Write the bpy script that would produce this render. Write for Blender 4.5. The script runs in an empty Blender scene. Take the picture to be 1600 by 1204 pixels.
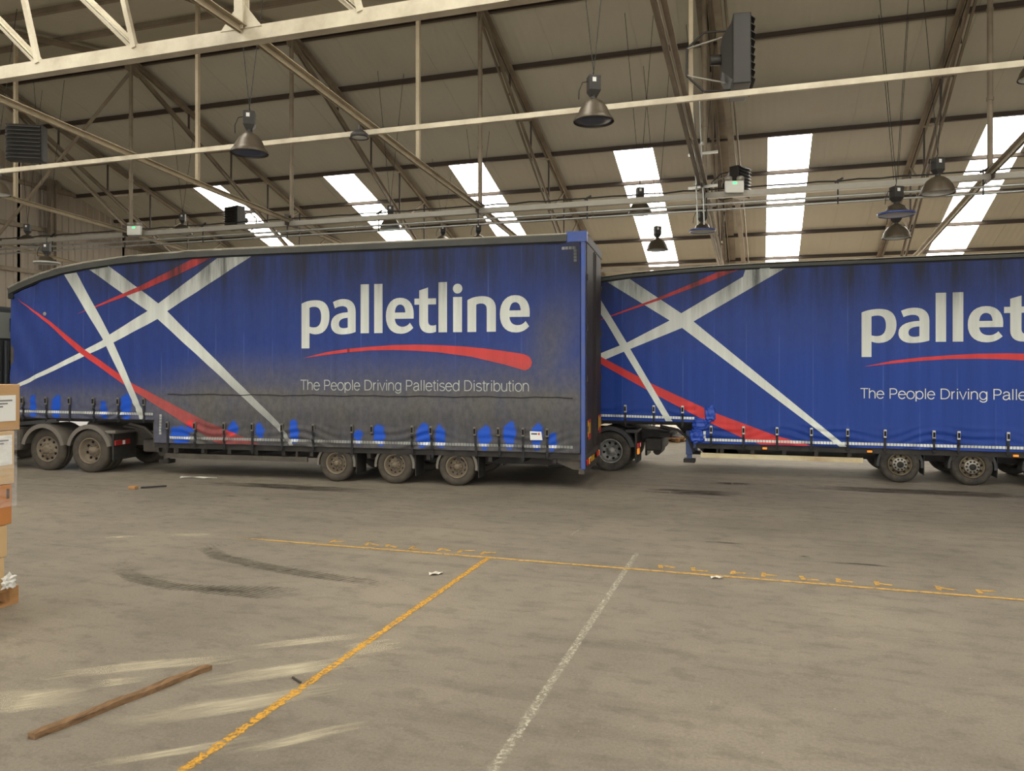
import bpy, bmesh, math, random
from mathutils import Vector, Matrix
random.seed(7)
scene = bpy.context.scene
COL = scene.collection

# ------------------------------------------------------------------ camera
cam_d = bpy.data.cameras.new('camera')
cam_d.sensor_fit = 'HORIZONTAL'
cam_d.sensor_width = 36.0
cam_d.lens = 27.0
cam_d.shift_y = -25.0 / 1600.0
cam_d.clip_end = 400
cam = bpy.data.objects.new('camera', cam_d)
COL.objects.link(cam)
cam.location = (0, 0, 2.38)
cam.rotation_euler = (math.pi / 2, 0, math.atan(385 / 1200))
scene.camera = cam

# ------------------------------------------------------------------ world, light, exposure
world = bpy.data.worlds.new('overcast_sky')
scene.world = world
world.use_nodes = True
bg = world.node_tree.nodes['Background']
bg.inputs['Color'].default_value = (0.92, 0.95, 1.0, 1)
bg.inputs['Strength'].default_value = 3.5

def area(name, loc, rot, sx, sy, power, col):
    l = bpy.data.lights.new(name, 'AREA')
    l.shape = 'RECTANGLE'; l.size = sx; l.size_y = sy; l.energy = power; l.color = col
    o = bpy.data.objects.new(name, l); COL.objects.link(o)
    o.location = loc; o.rotation_euler = rot
    return o
# daylight through the open loading front behind the camera
area('front_doorway_daylight', (2, -15.3, 2.35), (math.radians(90), 0, 0), 44, 4.4, 2900, (1.0, 0.97, 0.91))
# daylight through the open doorway in the far wall
area('rear_doorway_daylight', (1, 36.2, 2.4), (math.radians(-48), 0, 0), 12, 3.6, 1100, (1.0, 0.82, 0.58))
ROOFLIGHT = 12.0
scene.view_settings.view_transform = 'Standard'
scene.view_settings.look = 'None'
scene.view_settings.gamma = 1.0
scene.view_settings.use_curve_mapping = False
scene.view_settings.exposure = 0.0
scene.cycles.use_denoising = True
scene.cycles.max_bounces = 8
scene.cycles.diffuse_bounces = 5
scene.cycles.transparent_max_bounces = 12
scene.cycles.sample_clamp_indirect = 6.0
scene.cycles.caustics_reflective = False
scene.cycles.caustics_refractive = False

# ------------------------------------------------------------------ helpers
def lin(r, g, b):
    def f(c):
        c /= 255.0
        return c / 12.92 if c <= 0.04045 else ((c + 0.055) / 1.055) ** 2.4
    return (f(r), f(g), f(b), 1.0)

MATS = {}
def mat(name, col, rough=0.6, metal=0.0, var=0.15, scale=3.0, dirt=None, dirt_amt=0.0, bump=0.0, bscale=40.0, stretch=(1, 1, 1), emit=0.0, spec=0.4):
    m = bpy.data.materials.new(name); m.use_nodes = True
    nt = m.node_tree; n = nt.nodes; L = nt.links
    p = n['Principled BSDF']
    p.inputs['Roughness'].default_value = rough
    p.inputs['Metallic'].default_value = metal
    p.inputs['Specular IOR Level'].default_value = spec
    tc = n.new('ShaderNodeTexCoord'); mp = n.new('ShaderNodeMapping')
    mp.inputs['Scale'].default_value = stretch
    L.new(tc.outputs['Object'], mp.inputs['Vector'])
    nz = n.new('ShaderNodeTexNoise'); nz.inputs['Scale'].default_value = scale; nz.inputs['Detail'].default_value = 5
    L.new(mp.outputs['Vector'], nz.inputs['Vector'])
    mx = n.new('ShaderNodeMixRGB'); mx.blend_type = 'MIX'
    mx.inputs[1].default_value = tuple(c * (1 - var) for c in col[:3]) + (1,)
    mx.inputs[2].default_value = tuple(min(1, c * (1 + var)) for c in col[:3]) + (1,)
    L.new(nz.outputs['Fac'], mx.inputs[0])
    out = mx.outputs[0]
    if dirt is not None:
        nz2 = n.new('ShaderNodeTexNoise'); nz2.inputs['Scale'].default_value = scale * 0.6; nz2.inputs['Detail'].default_value = 7; nz2.inputs['Roughness'].default_value = 0.65
        L.new(mp.outputs['Vector'], nz2.inputs['Vector'])
        rp = n.new('ShaderNodeValToRGB'); rp.color_ramp.elements[0].position = 0.42; rp.color_ramp.elements[1].position = 0.68
        L.new(nz2.outputs['Fac'], rp.inputs[0])
        ml = n.new('ShaderNodeMath'); ml.operation = 'MULTIPLY'; ml.inputs[1].default_value = dirt_amt
        L.new(rp.outputs[0], ml.inputs[0])
        m2 = n.new('ShaderNodeMixRGB'); L.new(ml.outputs[0], m2.inputs[0]); L.new(out, m2.inputs[1]); m2.inputs[2].default_value = dirt
        out = m2.outputs[0]
    L.new(out, p.inputs['Base Color'])
    if bump:
        nb = n.new('ShaderNodeTexNoise'); nb.inputs['Scale'].default_value = bscale; nb.inputs['Detail'].default_value = 3
        L.new(mp.outputs['Vector'], nb.inputs['Vector'])
        bp = n.new('ShaderNodeBump'); bp.inputs['Strength'].default_value = bump; bp.inputs['Distance'].default_value = 0.02
        L.new(nb.outputs['Fac'], bp.inputs['Height']); L.new(bp.outputs['Normal'], p.inputs['Normal'])
    if emit:
        p.inputs['Emission Color'].default_value = col; p.inputs['Emission Strength'].default_value = emit
    MATS[name] = m
    return m

mat('steel_cream', lin(190, 182, 160), 0.5, 0, 0.08, 2.5, lin(120, 100, 78), 0.45, stretch=(1, 1, 1))
mat('steel_tan', lin(168, 155, 130), 0.55, 0, 0.1, 2.0, lin(112, 96, 76), 0.5)
mat('steel_brown', lin(140, 128, 110), 0.6, 0, 0.12, 2.0, lin(80, 66, 54), 0.5)
mat('steel_dark', lin(74, 66, 59), 0.6, 0, 0.15, 2.0, lin(50, 42, 36), 0.5)
mat('purlin_brown', lin(70, 60, 52), 0.7, 0, 0.15, 1.5)
mat('galvanised', lin(170, 172, 168), 0.35, 0.7, 0.12, 4)
mat('galv_dull', lin(150, 146, 136), 0.5, 0.3, 0.12, 4)
mat('cable_black', lin(30, 29, 28), 0.6)
mat('lamp_shell', lin(86, 77, 64), 0.4, 0.3, 0.2, 6)
mat('lamp_body', lin(52, 50, 47), 0.5, 0.2, 0.15, 8)
mat('lamp_glass', lin(52, 54, 58), 0.4, 0.0, 0.05, 4, spec=0.6)
mat('lamp_white', lin(196, 196, 190), 0.4, 0, 0.05)
mat('lamp_blue', lin(70, 84, 140), 0.35, 0.1, 0.1)
mat('heater_black', lin(50, 48, 45), 0.5, 0.1, 0.15, 5)
mat('white_plastic', lin(214, 214, 206), 0.4, 0, 0.04)
mat('green_led', lin(60, 240, 120), 0.4, 0, 0.0, emit=2.5)
mat('tyre', lin(48, 46, 43), 0.85, 0, 0.2, 6, lin(92, 84, 72), 0.6, bump=0.15, bscale=60)
mat('tyre_dusty', lin(66, 61, 54), 0.9, 0, 0.2, 6, lin(88, 80, 69), 0.7, bump=0.15, bscale=60)
mat('rim_dusty', lin(124, 112, 95), 0.7, 0.1, 0.15, 8, lin(84, 74, 62), 0.5)
mat('rim_steel', lin(112, 102, 82), 0.55, 0.4, 0.25, 8, lin(60, 46, 34), 0.7)
mat('nut_dark', lin(36, 33, 30), 0.7)
mat('hub_silver', lin(186, 182, 172), 0.4, 0.3, 0.1, 8, lin(90, 80, 66), 0.3)
mat('rim_grey', lin(156, 155, 150), 0.5, 0.4, 0.2, 8, lin(50, 46, 42), 0.6)
mat('hole_black', lin(16, 15, 14), 0.9)
mat('underbody', lin(44, 42, 40), 0.8, 0, 0.2, 4, lin(74, 68, 60), 0.5)
mat('underbody_dusty', lin(72, 68, 62), 0.85, 0, 0.2, 4, lin(98, 90, 78), 0.6)
mat('guard_grey', lin(110, 105, 98), 0.75, 0, 0.12, 5, lin(112, 103, 90), 0.6)
mat('guard_black', lin(48, 49, 50), 0.6, 0, 0.12, 5, lin(76, 74, 70), 0.3)
mat('flap_black', lin(40, 39, 38), 0.7, 0, 0.15, 4, lin(70, 65, 58), 0.5)
mat('trailer_grey', lin(108, 106, 98), 0.5, 0.1, 0.1, 3, lin(78, 76, 70), 0.5)
mat('rail_dark', lin(66, 67, 62), 0.6, 0, 0.12, 3, lin(48, 48, 44), 0.5)
mat('rail_lip', lin(172, 166, 150), 0.5, 0, 0.1, 2)
mat('buckle_dusty', lin(112, 107, 98), 0.6, 0.2, 0.2, 30)
mat('red_dusty', lin(150, 40, 38), 0.5, 0, 0.1, 9, lin(96, 60, 52), 0.4)
mat('roof_skin', lin(150, 150, 144), 0.6, 0, 0.1, 2)
mat('seal_black', lin(26, 26, 28), 0.7)
mat('blue_paint', lin(52, 78, 148), 0.45, 0.0, 0.15, 4, lin(86, 86, 90), 0.4)
mat('blue_paint_clean', lin(44, 74, 140), 0.45, 0.0, 0.15, 4, lin(60, 70, 100), 0.3)
mat('door_dark', lin(52, 45, 44), 0.6, 0, 0.15, 3, lin(70, 62, 56), 0.4, stretch=(1, 1, 0.3))
mat('red_lens', lin(200, 40, 36), 0.25, 0, 0.05)
mat('amber_lens', lin(245, 150, 40), 0.3, 0, 0.05, emit=0.35)
mat('amber_board', lin(216, 160, 40), 0.5, 0, 0.08, 8)
mat('red_board', lin(190, 46, 40), 0.5, 0, 0.08, 8)
mat('strap_black', lin(34, 34, 36), 0.7, 0, 0.15, 20)
mat('buckle_metal', lin(176, 174, 168), 0.35, 0.5, 0.2, 30)
mat('rail_cream', lin(206, 194, 156), 0.6, 0, 0.12, 2, lin(150, 112, 66), 0.6)
mat('leg_blue', lin(54, 76, 122), 0.5, 0, 0.15, 4, lin(60, 60, 64), 0.5)
mat('glass_dark', lin(30, 36, 42), 0.08, 0, 0.05, spec=0.7)
mat('cab_grey', lin(142, 146, 142), 0.45, 0, 0.06, 2)
mat('cab_dark', lin(58, 62, 66), 0.5, 0, 0.1, 2)
mat('letter_navy', lin(42, 52, 84), 0.5)
mat('cardboard', lin(182, 146, 104), 0.8, 0, 0.08, 4, lin(160, 122, 82), 0.4, bump=0.05)
mat('cardboard_orange', lin(188, 124, 68), 0.8, 0, 0.08, 4, lin(166, 104, 54), 0.4, bump=0.05)
mat('cardboard_pale', lin(196, 166, 122), 0.8, 0, 0.08, 4)
mat('label_white', lin(222, 222, 218), 0.5, 0, 0.03)
mat('print_dark', lin(86, 70, 56), 0.7)
mat('print_grey', lin(120, 120, 122), 0.7)
mat('pallet_wood', lin(176, 132, 84), 0.85, 0, 0.2, 3, lin(128, 92, 56), 0.5, stretch=(1, 6, 6), bump=0.2)
mat('old_wood', lin(138, 108, 76), 0.9, 0, 0.3, 5, lin(74, 52, 36), 0.8, stretch=(8, 1.5, 8), bump=0.6, bscale=18)
mat('crate_brown', lin(132, 92, 66), 0.85, 0, 0.25, 3, lin(96, 70, 54), 0.5)
mat('paper_white', lin(206, 200, 186), 0.7, 0, 0.06)
mat('board_grey', lin(150, 146, 136), 0.7, 0, 0.1)

def wrap_material():
    m = bpy.data.materials.new('clear_wrap'); m.use_nodes = True
    nt = m.node_tree; n = nt.nodes; L = nt.links
    out = n['Material Output']; p = n['Principled BSDF']
    p.inputs['Base Color'].default_value = (0.9, 0.9, 0.9, 1); p.inputs['Roughness'].default_value = 0.15
    tr = n.new('ShaderNodeBsdfTransparent'); mx = n.new('ShaderNodeMixShader')
    nz = n.new('ShaderNodeTexNoise'); nz.inputs['Scale'].default_value = 5; nz.inputs['Detail'].default_value = 5
    tc = n.new('ShaderNodeTexCoord'); mp = n.new('ShaderNodeMapping'); mp.inputs['Scale'].default_value = (1, 1.5, 6)
    L.new(tc.outputs['Object'], mp.inputs['Vector']); L.new(mp.outputs[0], nz.inputs['Vector'])
    rp = n.new('ShaderNodeValToRGB'); rp.color_ramp.elements[0].position = 0.35; rp.color_ramp.elements[0].color = (0.02, 0.02, 0.02, 1)
    rp.color_ramp.elements[1].position = 0.75; rp.color_ramp.elements[1].color = (0.28, 0.28, 0.28, 1)
    L.new(nz.outputs['Fac'], rp.inputs[0]); L.new(rp.outputs[0], mx.inputs[0])
    L.new(tr.outputs[0], mx.inputs[1]); L.new(p.outputs[0], mx.inputs[2]); L.new(mx.outputs[0], out.inputs[0])
    MATS['clear_wrap'] = m
wrap_material()

class MB:
    """collects geometry and links it as one mesh object"""
    def __init__(s): s.v = []; s.f = []; s.smooth = set()
    def add(s, vs, fs, smooth=False):
        k = len(s.v); s.v += [tuple(a) for a in vs]
        for f in fs:
            if smooth: s.smooth.add(len(s.f))
            s.f.append(tuple(i + k for i in f))
        return s
    def box(s, x0, x1, y0, y1, z0, z1):
        vs = [(x0, y0, z0), (x1, y0, z0), (x1, y1, z0), (x0, y1, z0), (x0, y0, z1), (x1, y0, z1), (x1, y1, z1), (x0, y1, z1)]
        return s.add(vs, [(0, 3, 2, 1), (4, 5, 6, 7), (0, 1, 5, 4), (1, 2, 6, 5), (2, 3, 7, 6), (3, 0, 4, 7)])
    def bbox(s, x0, x1, y0, y1, z0, z1, b=0.02):
        """box with bevelled edges along all sides (chamfer)"""
        bm = bmesh.new(); bmesh.ops.create_cube(bm, size=1)
        for v in bm.verts:
            v.co = Vector(((x0 + x1) / 2 + v.co.x * (x1 - x0), (y0 + y1) / 2 + v.co.y * (y1 - y0), (z0 + z1) / 2 + v.co.z * (z1 - z0)))
        bmesh.ops.bevel(bm, geom=list(bm.edges), offset=b, segments=2, affect='EDGES', profile=0.5)
        bm.verts.index_update()
        s.add([v.co[:] for v in bm.verts], [[v.index for v in f.verts] for f in bm.faces]); bm.free()
        return s
    def beam(s, p0, p1, w, h, up=(0, 0, 1)):
        p0 = Vector(p0); p1 = Vector(p1); d = (p1 - p0).normalized(); up = Vector(up)
        if abs(d.dot(up)) > 0.98: up = Vector((1, 0, 0)) if abs(d.x) < 0.9 else Vector((0, 1, 0))
        sx = d.cross(up).normalized(); sz = sx.cross(d).normalized()
        vs = []
        for p in (p0, p1):
            for a, b in ((-1, -1), (1, -1), (1, 1), (-1, 1)):
                vs.append(p + sx * (a * w / 2) + sz * (b * h / 2))
        return s.add(vs, [(3, 2, 1, 0), (4, 5, 6, 7), (0, 1, 5, 4), (1, 2, 6, 5), (2, 3, 7, 6), (3, 0, 4, 7)])
    def ibeam(s, p0, p1, w, h, t=0.02, up=(0, 0, 1)):
        """I section: two flanges and a web"""
        p0 = Vector(p0); p1 = Vector(p1); d = (p1 - p0).normalized(); up = Vector(up)
        if abs(d.dot(up)) > 0.98: up = Vector((1, 0, 0)) if abs(d.x) < 0.9 else Vector((0, 1, 0))
        sx = d.cross(up).normalized(); sz = sx.cross(d).normalized()
        s.beam(p0 + sz * (h / 2 - t / 2), p1 + sz * (h / 2 - t / 2), w, t, up)
        s.beam(p0 - sz * (h / 2 - t / 2), p1 - sz * (h / 2 - t / 2), w, t, up)
        return s.beam(p0, p1, t, h - 2 * t + 0.004, up)
    def angle2(s, p0, p1, w, gap=0.03, up=(0, 0, 1)):
        """pair of angle sections back to back with a gap"""
        p0 = Vector(p0); p1 = Vector(p1); d = (p1 - p0).normalized(); up = Vector(up)
        if abs(d.dot(up)) > 0.98: up = Vector((1, 0, 0)) if abs(d.x) < 0.9 else Vector((0, 1, 0))
        sx = d.cross(up).normalized(); sz = sx.cross(d).normalized()
        for k in (-1, 1):
            o = sx * (k * gap / 2)
            s.beam(p0 + o + sx * (k * 0.006), p1 + o + sx * (k * 0.006), 0.012, w, up)
            s.beam(p0 + o + sx * (k * w / 2) + sz * (w / 2), p1 + o + sx * (k * w / 2) + sz * (w / 2), w, 0.012, up)
        return s
    def cyl(s, p0, p1, r, n=12, r2=None, caps=True):
        p0 = Vector(p0); p1 = Vector(p1); d = (p1 - p0).normalized()
        a = Vector((0, 0, 1)) if abs(d.z) < 0.9 else Vector((1, 0, 0))
        x = d.cross(a).normalized(); y = d.cross(x).normalized(); r2 = r if r2 is None else r2
        vs = [p0 + (x * math.cos(t) + y * math.sin(t)) * r for t in (2 * math.pi * i / n for i in range(n))]
        vs += [p1 + (x * math.cos(t) + y * math.sin(t)) * r2 for t in (2 * math.pi * i / n for i in range(n))]
        s.add(vs, [(i, (i + 1) % n, n + (i + 1) % n, n + i) for i in range(n)], True)
        if caps: s.add(vs, [tuple(range(n))[::-1], tuple(range(n, 2 * n))])
        return s
    def lathe(s, prof, o=(0, 0, 0), axis='z', n=24, closed=False):
        """prof: (radius, height along the axis)"""
        vs = []; m = len(prof); o = Vector(o)
        for i in range(n):
            t = 2 * math.pi * i / n; c, q = math.cos(t), math.sin(t)
            for r, h in prof:
                if axis == 'z': p = Vector((r * c, r * q, h))
                elif axis == 'y': p = Vector((r * c, h, r * q))
                else: p = Vector((h, r * c, r * q))
                vs.append(o + p)
        fs = []
        for i in range(n):
            j = (i + 1) % n
            for k in range(m if closed else m - 1):
                k2 = (k + 1) % m
                fs.append((i * m + k, i * m + k2, j * m + k2, j * m + k))
        return s.add(vs, fs, True)
    def tube(s, pts, r, n=8):
        for a, b in zip(pts[:-1], pts[1:]): s.cyl(a, b, r, n)
        return s
    def sweep(s, path, prof, up):
        """closed profile (a, b) swept along path; a along side, b along up"""
        n = len(prof); vs = []
        for i, p in enumerate(path):
            p = Vector(p); d = (Vector(path[min(i + 1, len(path) - 1)]) - Vector(path[max(i - 1, 0)])).normalized()
            sx = d.cross(Vector(up)).normalized(); sz = sx.cross(d).normalized()
            vs += [p + sx * a + sz * b for a, b in prof]
        fs = [tuple(range(n))[::-1], tuple(range((len(path) - 1) * n, len(path) * n))]
        for i in range(len(path) - 1):
            for k in range(n):
                k2 = (k + 1) % n
                fs.append((i * n + k, i * n + k2, (i + 1) * n + k2, (i + 1) * n + k))
        return s.add(vs, fs)
    def build(s, name, m, parent=None, origin=None):
        me = bpy.data.meshes.new(name)
        vs = s.v if origin is None else [tuple(Vector(v) - Vector(origin)) for v in s.v]
        me.from_pydata(vs, [], s.f)
        for i in s.smooth: me.polygons[i].use_smooth = True
        bm = bmesh.new(); bm.from_mesh(me); bmesh.ops.recalc_face_normals(bm, faces=bm.faces); bm.to_mesh(me); bm.free()
        me.materials.append(MATS[m] if isinstance(m, str) else m)
        o = bpy.data.objects.new(name, me); COL.objects.link(o)
        if origin is not None: o.location = origin
        if parent is not None: o.parent = parent
        return o

def tag(o, label=None, cat=None, group=None, kind=None):
    if label: o['label'] = label
    if cat: o['category'] = cat
    if group: o['group'] = group
    if kind: o['kind'] = kind
    return o
def empty(name, loc=(0, 0, 0), rz=0.0):
    o = bpy.data.objects.new(name, None); COL.objects.link(o)
    o.location = loc; o.rotation_euler = (0, 0, rz); o.empty_display_size = 0.2
    return o
def copy_tree(o, parent=None):
    c = o.copy(); COL.objects.link(c); c.parent = parent
    for ch in list(o.children): copy_tree(ch, c)
    return c
def sstep(a, b, x):
    t = min(1, max(0, (x - a) / (b - a))); return t * t * (3 - 2 * t)
def lerp_pts(pts, x):
    if x <= pts[0][0]: return pts[0][1]
    for (a, b), (c, d) in zip(pts[:-1], pts[1:]):
        if x <= c: return b + (d - b) * (x - a) / (c - a)
    return pts[-1][1]

# ------------------------------------------------------------------ the shed
RY, RZ = 17.7, 11.45                     # ridge
FAR, NEAR = 0.31, 0.20                   # roof pitches beyond and before the ridge
XL, XR, YB, YF = -26.4, 40.0, 36.5, -15.5
def roof_z(y): return RZ - FAR * (y - RY) if y > RY else RZ - NEAR * (RY - y)

def floor_material():
    m = bpy.data.materials.new('worn_concrete'); m.use_nodes = True
    nt = m.node_tree; n = nt.nodes; L = nt.links; p = n['Principled BSDF']
    tc = n.new('ShaderNodeTexCoord')
    def noise(scale, sx, sy, det=6, rough=0.6):
        mp = n.new('ShaderNodeMapping'); mp.inputs['Scale'].default_value = (sx, sy, 1); L.new(tc.outputs['Object'], mp.inputs['Vector'])
        z = n.new('ShaderNodeTexNoise'); z.inputs['Scale'].default_value = scale; z.inputs['Detail'].default_value = det; z.inputs['Roughness'].default_value = rough
        L.new(mp.outputs[0], z.inputs['Vector']); return z.outputs['Fac']
    def ramp(src, stops):
        r = n.new('ShaderNodeValToRGB'); e = r.color_ramp.elements
        e[0].position, e[0].color = stops[0]; e[1].position, e[1].color = stops[-1]
        for q in stops[1:-1]:
            k = e.new(q[0]); k.color = q[1]
        L.new(src, r.inputs[0]); return r.outputs[0]
    base = ramp(noise(0.35, 1, 1), [(0.3, lin(128, 120, 107)), (0.5, lin(142, 133, 119)), (0.72, lin(158, 147, 130))])
    def mul(c, f, amt):
        x = n.new('ShaderNodeMixRGB'); x.blend_type = 'MULTIPLY'; x.inputs[0].default_value = amt; L.new(c, x.inputs[1]); L.new(f, x.inputs[2]); return x.outputs[0]
    g = lambda v: (v, v, v, 1)
    c = mul(base, ramp(noise(1.2, 0.35, 3.0), [(0.3, g(0.72)), (0.48, g(0.98)), (0.7, g(1.0))]), 0.6)     # drag streaks along the drive lane
    c = mul(c, ramp(noise(3.0, 1, 1.6, 8, 0.7), [(0.36, g(0.7)), (0.5, g(1.0)), (1.0, g(1.0))]), 0.7)
    c = mul(c, ramp(noise(45, 1, 1, 2), [(0.3, g(0.72)), (0.62, g(1.0)), (1.0, g(1.0))]), 0.6)
    c = mul(c, ramp(noise(130, 1, 1, 2), [(0.35, g(0.75)), (0.65, g(1.0)), (1.0, g(1.0))]), 0.5)
    sp = ramp(noise(26, 1, 1, 1), [(0.75, g(0)), (0.79, g(1)), (1.0, g(1))])
    x = n.new('ShaderNodeMixRGB'); x.inputs[2].default_value = lin(190, 184, 170)
    ml = n.new('ShaderNodeMath'); ml.operation = 'MULTIPLY'; ml.inputs[1].default_value = 0.35; L.new(sp, ml.inputs[0]); L.new(ml.outputs[0], x.inputs[0]); L.new(c, x.inputs[1])
    L.new(x.outputs[0], p.inputs['Base Color'])
    p.inputs['Roughness'].default_value = 0.82; p.inputs['Specular IOR Level'].default_value = 0.25
    b = n.new('ShaderNodeBump'); b.inputs['Strength'].default_value = 0.25; b.inputs['Distance'].default_value = 0.01
    L.new(noise(60, 1, 1, 4), b.inputs['Height']); L.new(b.outputs[0], p.inputs['Normal'])
    MATS['worn_concrete'] = m
floor_material()

def decal_material(name, col, lo, hi, scale, amt=1.0, stretch=(1, 1, 1), rot=0.0):
    """worn paint or dust lying on the floor: noise breaks it up, edges fade with the UV"""
    m = bpy.data.materials.new(name); m.use_nodes = True
    nt = m.node_tree; n = nt.nodes; L = nt.links; p = n['Principled BSDF']; out = n['Material Output']
    p.inputs['Base Color'].default_value = col; p.inputs['Roughness'].default_value = 0.8; p.inputs['Specular IOR Level'].default_value = 0.2
    tc = n.new('ShaderNodeTexCoord'); mp = n.new('ShaderNodeMapping'); mp.inputs['Scale'].default_value = stretch
    rm = n.new('ShaderNodeMapping'); rm.inputs['Rotation'].default_value = (0, 0, rot); L.new(tc.outputs['Object'], rm.inputs['Vector']); L.new(rm.outputs[0], mp.inputs['Vector'])
    z = n.new('ShaderNodeTexNoise'); z.inputs['Scale'].default_value = scale; z.inputs['Detail'].default_value = 6; z.inputs['Roughness'].default_value = 0.7
    L.new(mp.outputs[0], z.inputs['Vector'])
    at = n.new('ShaderNodeAttribute'); at.attribute_name = 'fade'
    ad = n.new('ShaderNodeMath'); ad.operation = 'ADD'; L.new(z.outputs['Fac'], ad.inputs[0])
    sb = n.new('ShaderNodeMath'); sb.operation = 'MULTIPLY_ADD'; sb.inputs[1].default_value = 0.55; sb.inputs[2].default_value = -0.55
    L.new(at.outputs['Fac'], sb.inputs[0]); L.new(sb.outputs[0], ad.inputs[1])
    mr = n.new('ShaderNodeMapRange'); mr.inputs['From Min'].default_value = lo; mr.inputs['From Max'].default_value = hi; mr.inputs['To Max'].default_value = amt
    L.new(ad.outputs[0], mr.inputs['Value'])
    tr = n.new('ShaderNodeBsdfTransparent'); mx = n.new('ShaderNodeMixShader')
    L.new(mr.outputs[0], mx.inputs[0]); L.new(tr.outputs[0], mx.inputs[1]); L.new(p.outputs[0], mx.inputs[2]); L.new(mx.outputs[0], out.inputs[0])
    MATS[name] = m
decal_material('yellow_paint_bold', lin(214, 162, 66), 0.37, 0.53, 30, 0.9)
decal_material('yellow_paint_worn', lin(206, 164, 92), 0.22, 0.5, 12, 0.8)
decal_material('white_paint_worn', lin(192, 185, 166), 0.40, 0.60, 26, 0.8)
decal_material('pale_dust', lin(212, 201, 174), 0.08, 0.66, 2.4, 0.68, (0.8, 9.0, 1), -0.72)
decal_material('tyre_rubber', lin(78, 71, 62), 0.15, 0.8, 8, 0.42)
decal_material('oil_stain', lin(52, 46, 40), 0.25, 0.65, 4, 0.75, (0.5, 2, 1))

fl = MB(); fl.add([(-90, -60, 0), (90, -60, 0), (90, 110, 0), (-90, 110, 0)], [(0, 1, 2, 3)])
floor = tag(fl.build('floor', 'worn_concrete'), 'worn grey brown concrete floor of the shed', None, None, 'structure')

def strip_decal(name, path, width, m, parent, z=0.003, ends=0.15, label=None, edge=1.0, tread=0):
    """flat mark along a floor path; 'fade' goes from 1 in the middle to 0 at the ends and edges"""
    pts = [Vector((p[0], p[1], 0)) for p in path]
    dense = []
    for a, b in zip(pts[:-1], pts[1:]):
        k = max(4 if len(pts) == 2 else 1, int((b - a).length / 0.15))
        for i in range(k): dense.append(a.lerp(b, i / k))
    dense.append(pts[-1])
    N = len(dense); me = bpy.data.meshes.new(name); vs = []; fd = []; fs = []
    cols = (-1, -0.5, 0, 0.5, 1)
    for i, p in enumerate(dense):
        d = (dense[min(i + 1, N - 1)] - dense[max(i - 1, 0)]).normalized(); s = Vector((-d.y, d.x, 0))
        t = i / (N - 1); e = min(1, min(t, 1 - t) / ends) if ends > 0 else 1
        w = width if not callable(width) else width(t)
        for c in cols:
            vs.append((p + s * (c * w / 2)).to_3d() + Vector((0, 0, z)))
            fd.append(e * (1 - edge * (abs(c) == 1)))
    for i in range(N - 1):
        for k in range(4):
            a = i * 5 + k; fs.append((a, a + 1, a + 6, a + 5))
    me.from_pydata([tuple(v) for v in vs], [], fs)
    at = me.attributes.new('fade', 'FLOAT', 'POINT'); at.data.foreach_set('value', fd)
    me.materials.append(MATS[m]); o = bpy.data.objects.new(name, me); COL.objects.link(o); o.parent = parent
    if label: o['label'] = label
    return o
strip_decal('floor_line', [(-3.25, -3), (-3.25, 9.2)], 0.10, 'yellow_paint_bold', floor, 0.004, 0, 'bold yellow bay line', edge=0.35)
strip_decal('floor_line', [(-1.5, -3), (-1.5, 9.95)], 0.10, 'white_paint_worn', floor, 0.004, 0, 'worn white bay line', edge=0.35)
strip_decal('floor_line', [(-7.5, 9.15), (12, 9.16)], 0.085, 'yellow_paint_worn', floor, 0.005, 0.05, 'thin worn yellow cross line', edge=0.5)
for k, x in enumerate([-5.6, -5.05, -4.75, -4.4, -4.0, -3.7, -3.4, -1.1, -0.72, -0.3, 0.05, 0.5, 0.85, 1.25, 1.85, 2.25, 2.7]):   # illegible worn stencil strokes
    strip_decal('stencil_stroke', [(x, 9.22), (x + random.uniform(-.05, .05), 9.5)], 0.09, 'yellow_paint_worn', floor, 0.005, 0.15)
    strip_decal('stencil_stroke', [(x - 0.02, 9.28 + 0.2 * random.random()), (x + 0.2, 9.26 + 0.2 * random.random())], 0.09, 'yellow_paint_worn', floor, 0.006, 0.15)
strip_decal('floor_line', [(-17, 12.9), (-15.4, 12.7), (-12.5, 11.95), (-11, 11.6)], 0.05, 'white_paint_worn', floor, 0.004, 0.1)
strip_decal('floor_line', [(-2.6, 10.4), (-2.5, 11.6)], 0.07, 'white_paint_worn', floor, 0.004, 0.3)
def tread_mark(path, w):
    """tyre mark: a row of slanting tread bars along the path"""
    o = strip_decal('tyre_mark', path, w, 'tyre_rubber', floor, 0.003, 0.3, 'dark curved tyre mark')
    pts = [Vector((q[0], q[1], 0)) for q in path]; vs = []; fs = []; fd = []; L = sum((b - a).length for a, b in zip(pts[:-1], pts[1:])); acc = 0
    for a, b in zip(pts[:-1], pts[1:]):
        d = (b - a).normalized(); s = Vector((-d.y, d.x, 0)); q = 0.0
        while q < (b - a).length:
            t = (acc + q) / L; c = a + d * q; k = len(vs); e = min(1, min(t, 1 - t) / .3)
            for su, sl in ((-1, -1), (1, -1), (1, 1), (-1, 1)):
                pt = c + s * (su * w * .42) + d * (su * .05 + sl * .016); vs.append((pt.x, pt.y, .0045)); fd.append(e)
            fs.append((k, k + 1, k + 2, k + 3)); q += .075
        acc += (b - a).length
    me = bpy.data.meshes.new('tread_print'); me.from_pydata(vs, [], fs); at = me.attributes.new('fade', 'FLOAT', 'POINT'); at.data.foreach_set('value', fd)
    me.materials.append(MATS['tyre_rubber']); o2 = bpy.data.objects.new('tread_print', me); COL.objects.link(o2); o2.parent = o; o2['kind'] = 'stuff'
tread_mark([(-6.5, 9.3), (-6.9, 8.9), (-7.0, 8.5), (-6.5, 8.15), (-5.83, 7.96), (-5.29, 7.83), (-4.46, 7.71), (-3.4, 7.65)], 0.3)
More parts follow.
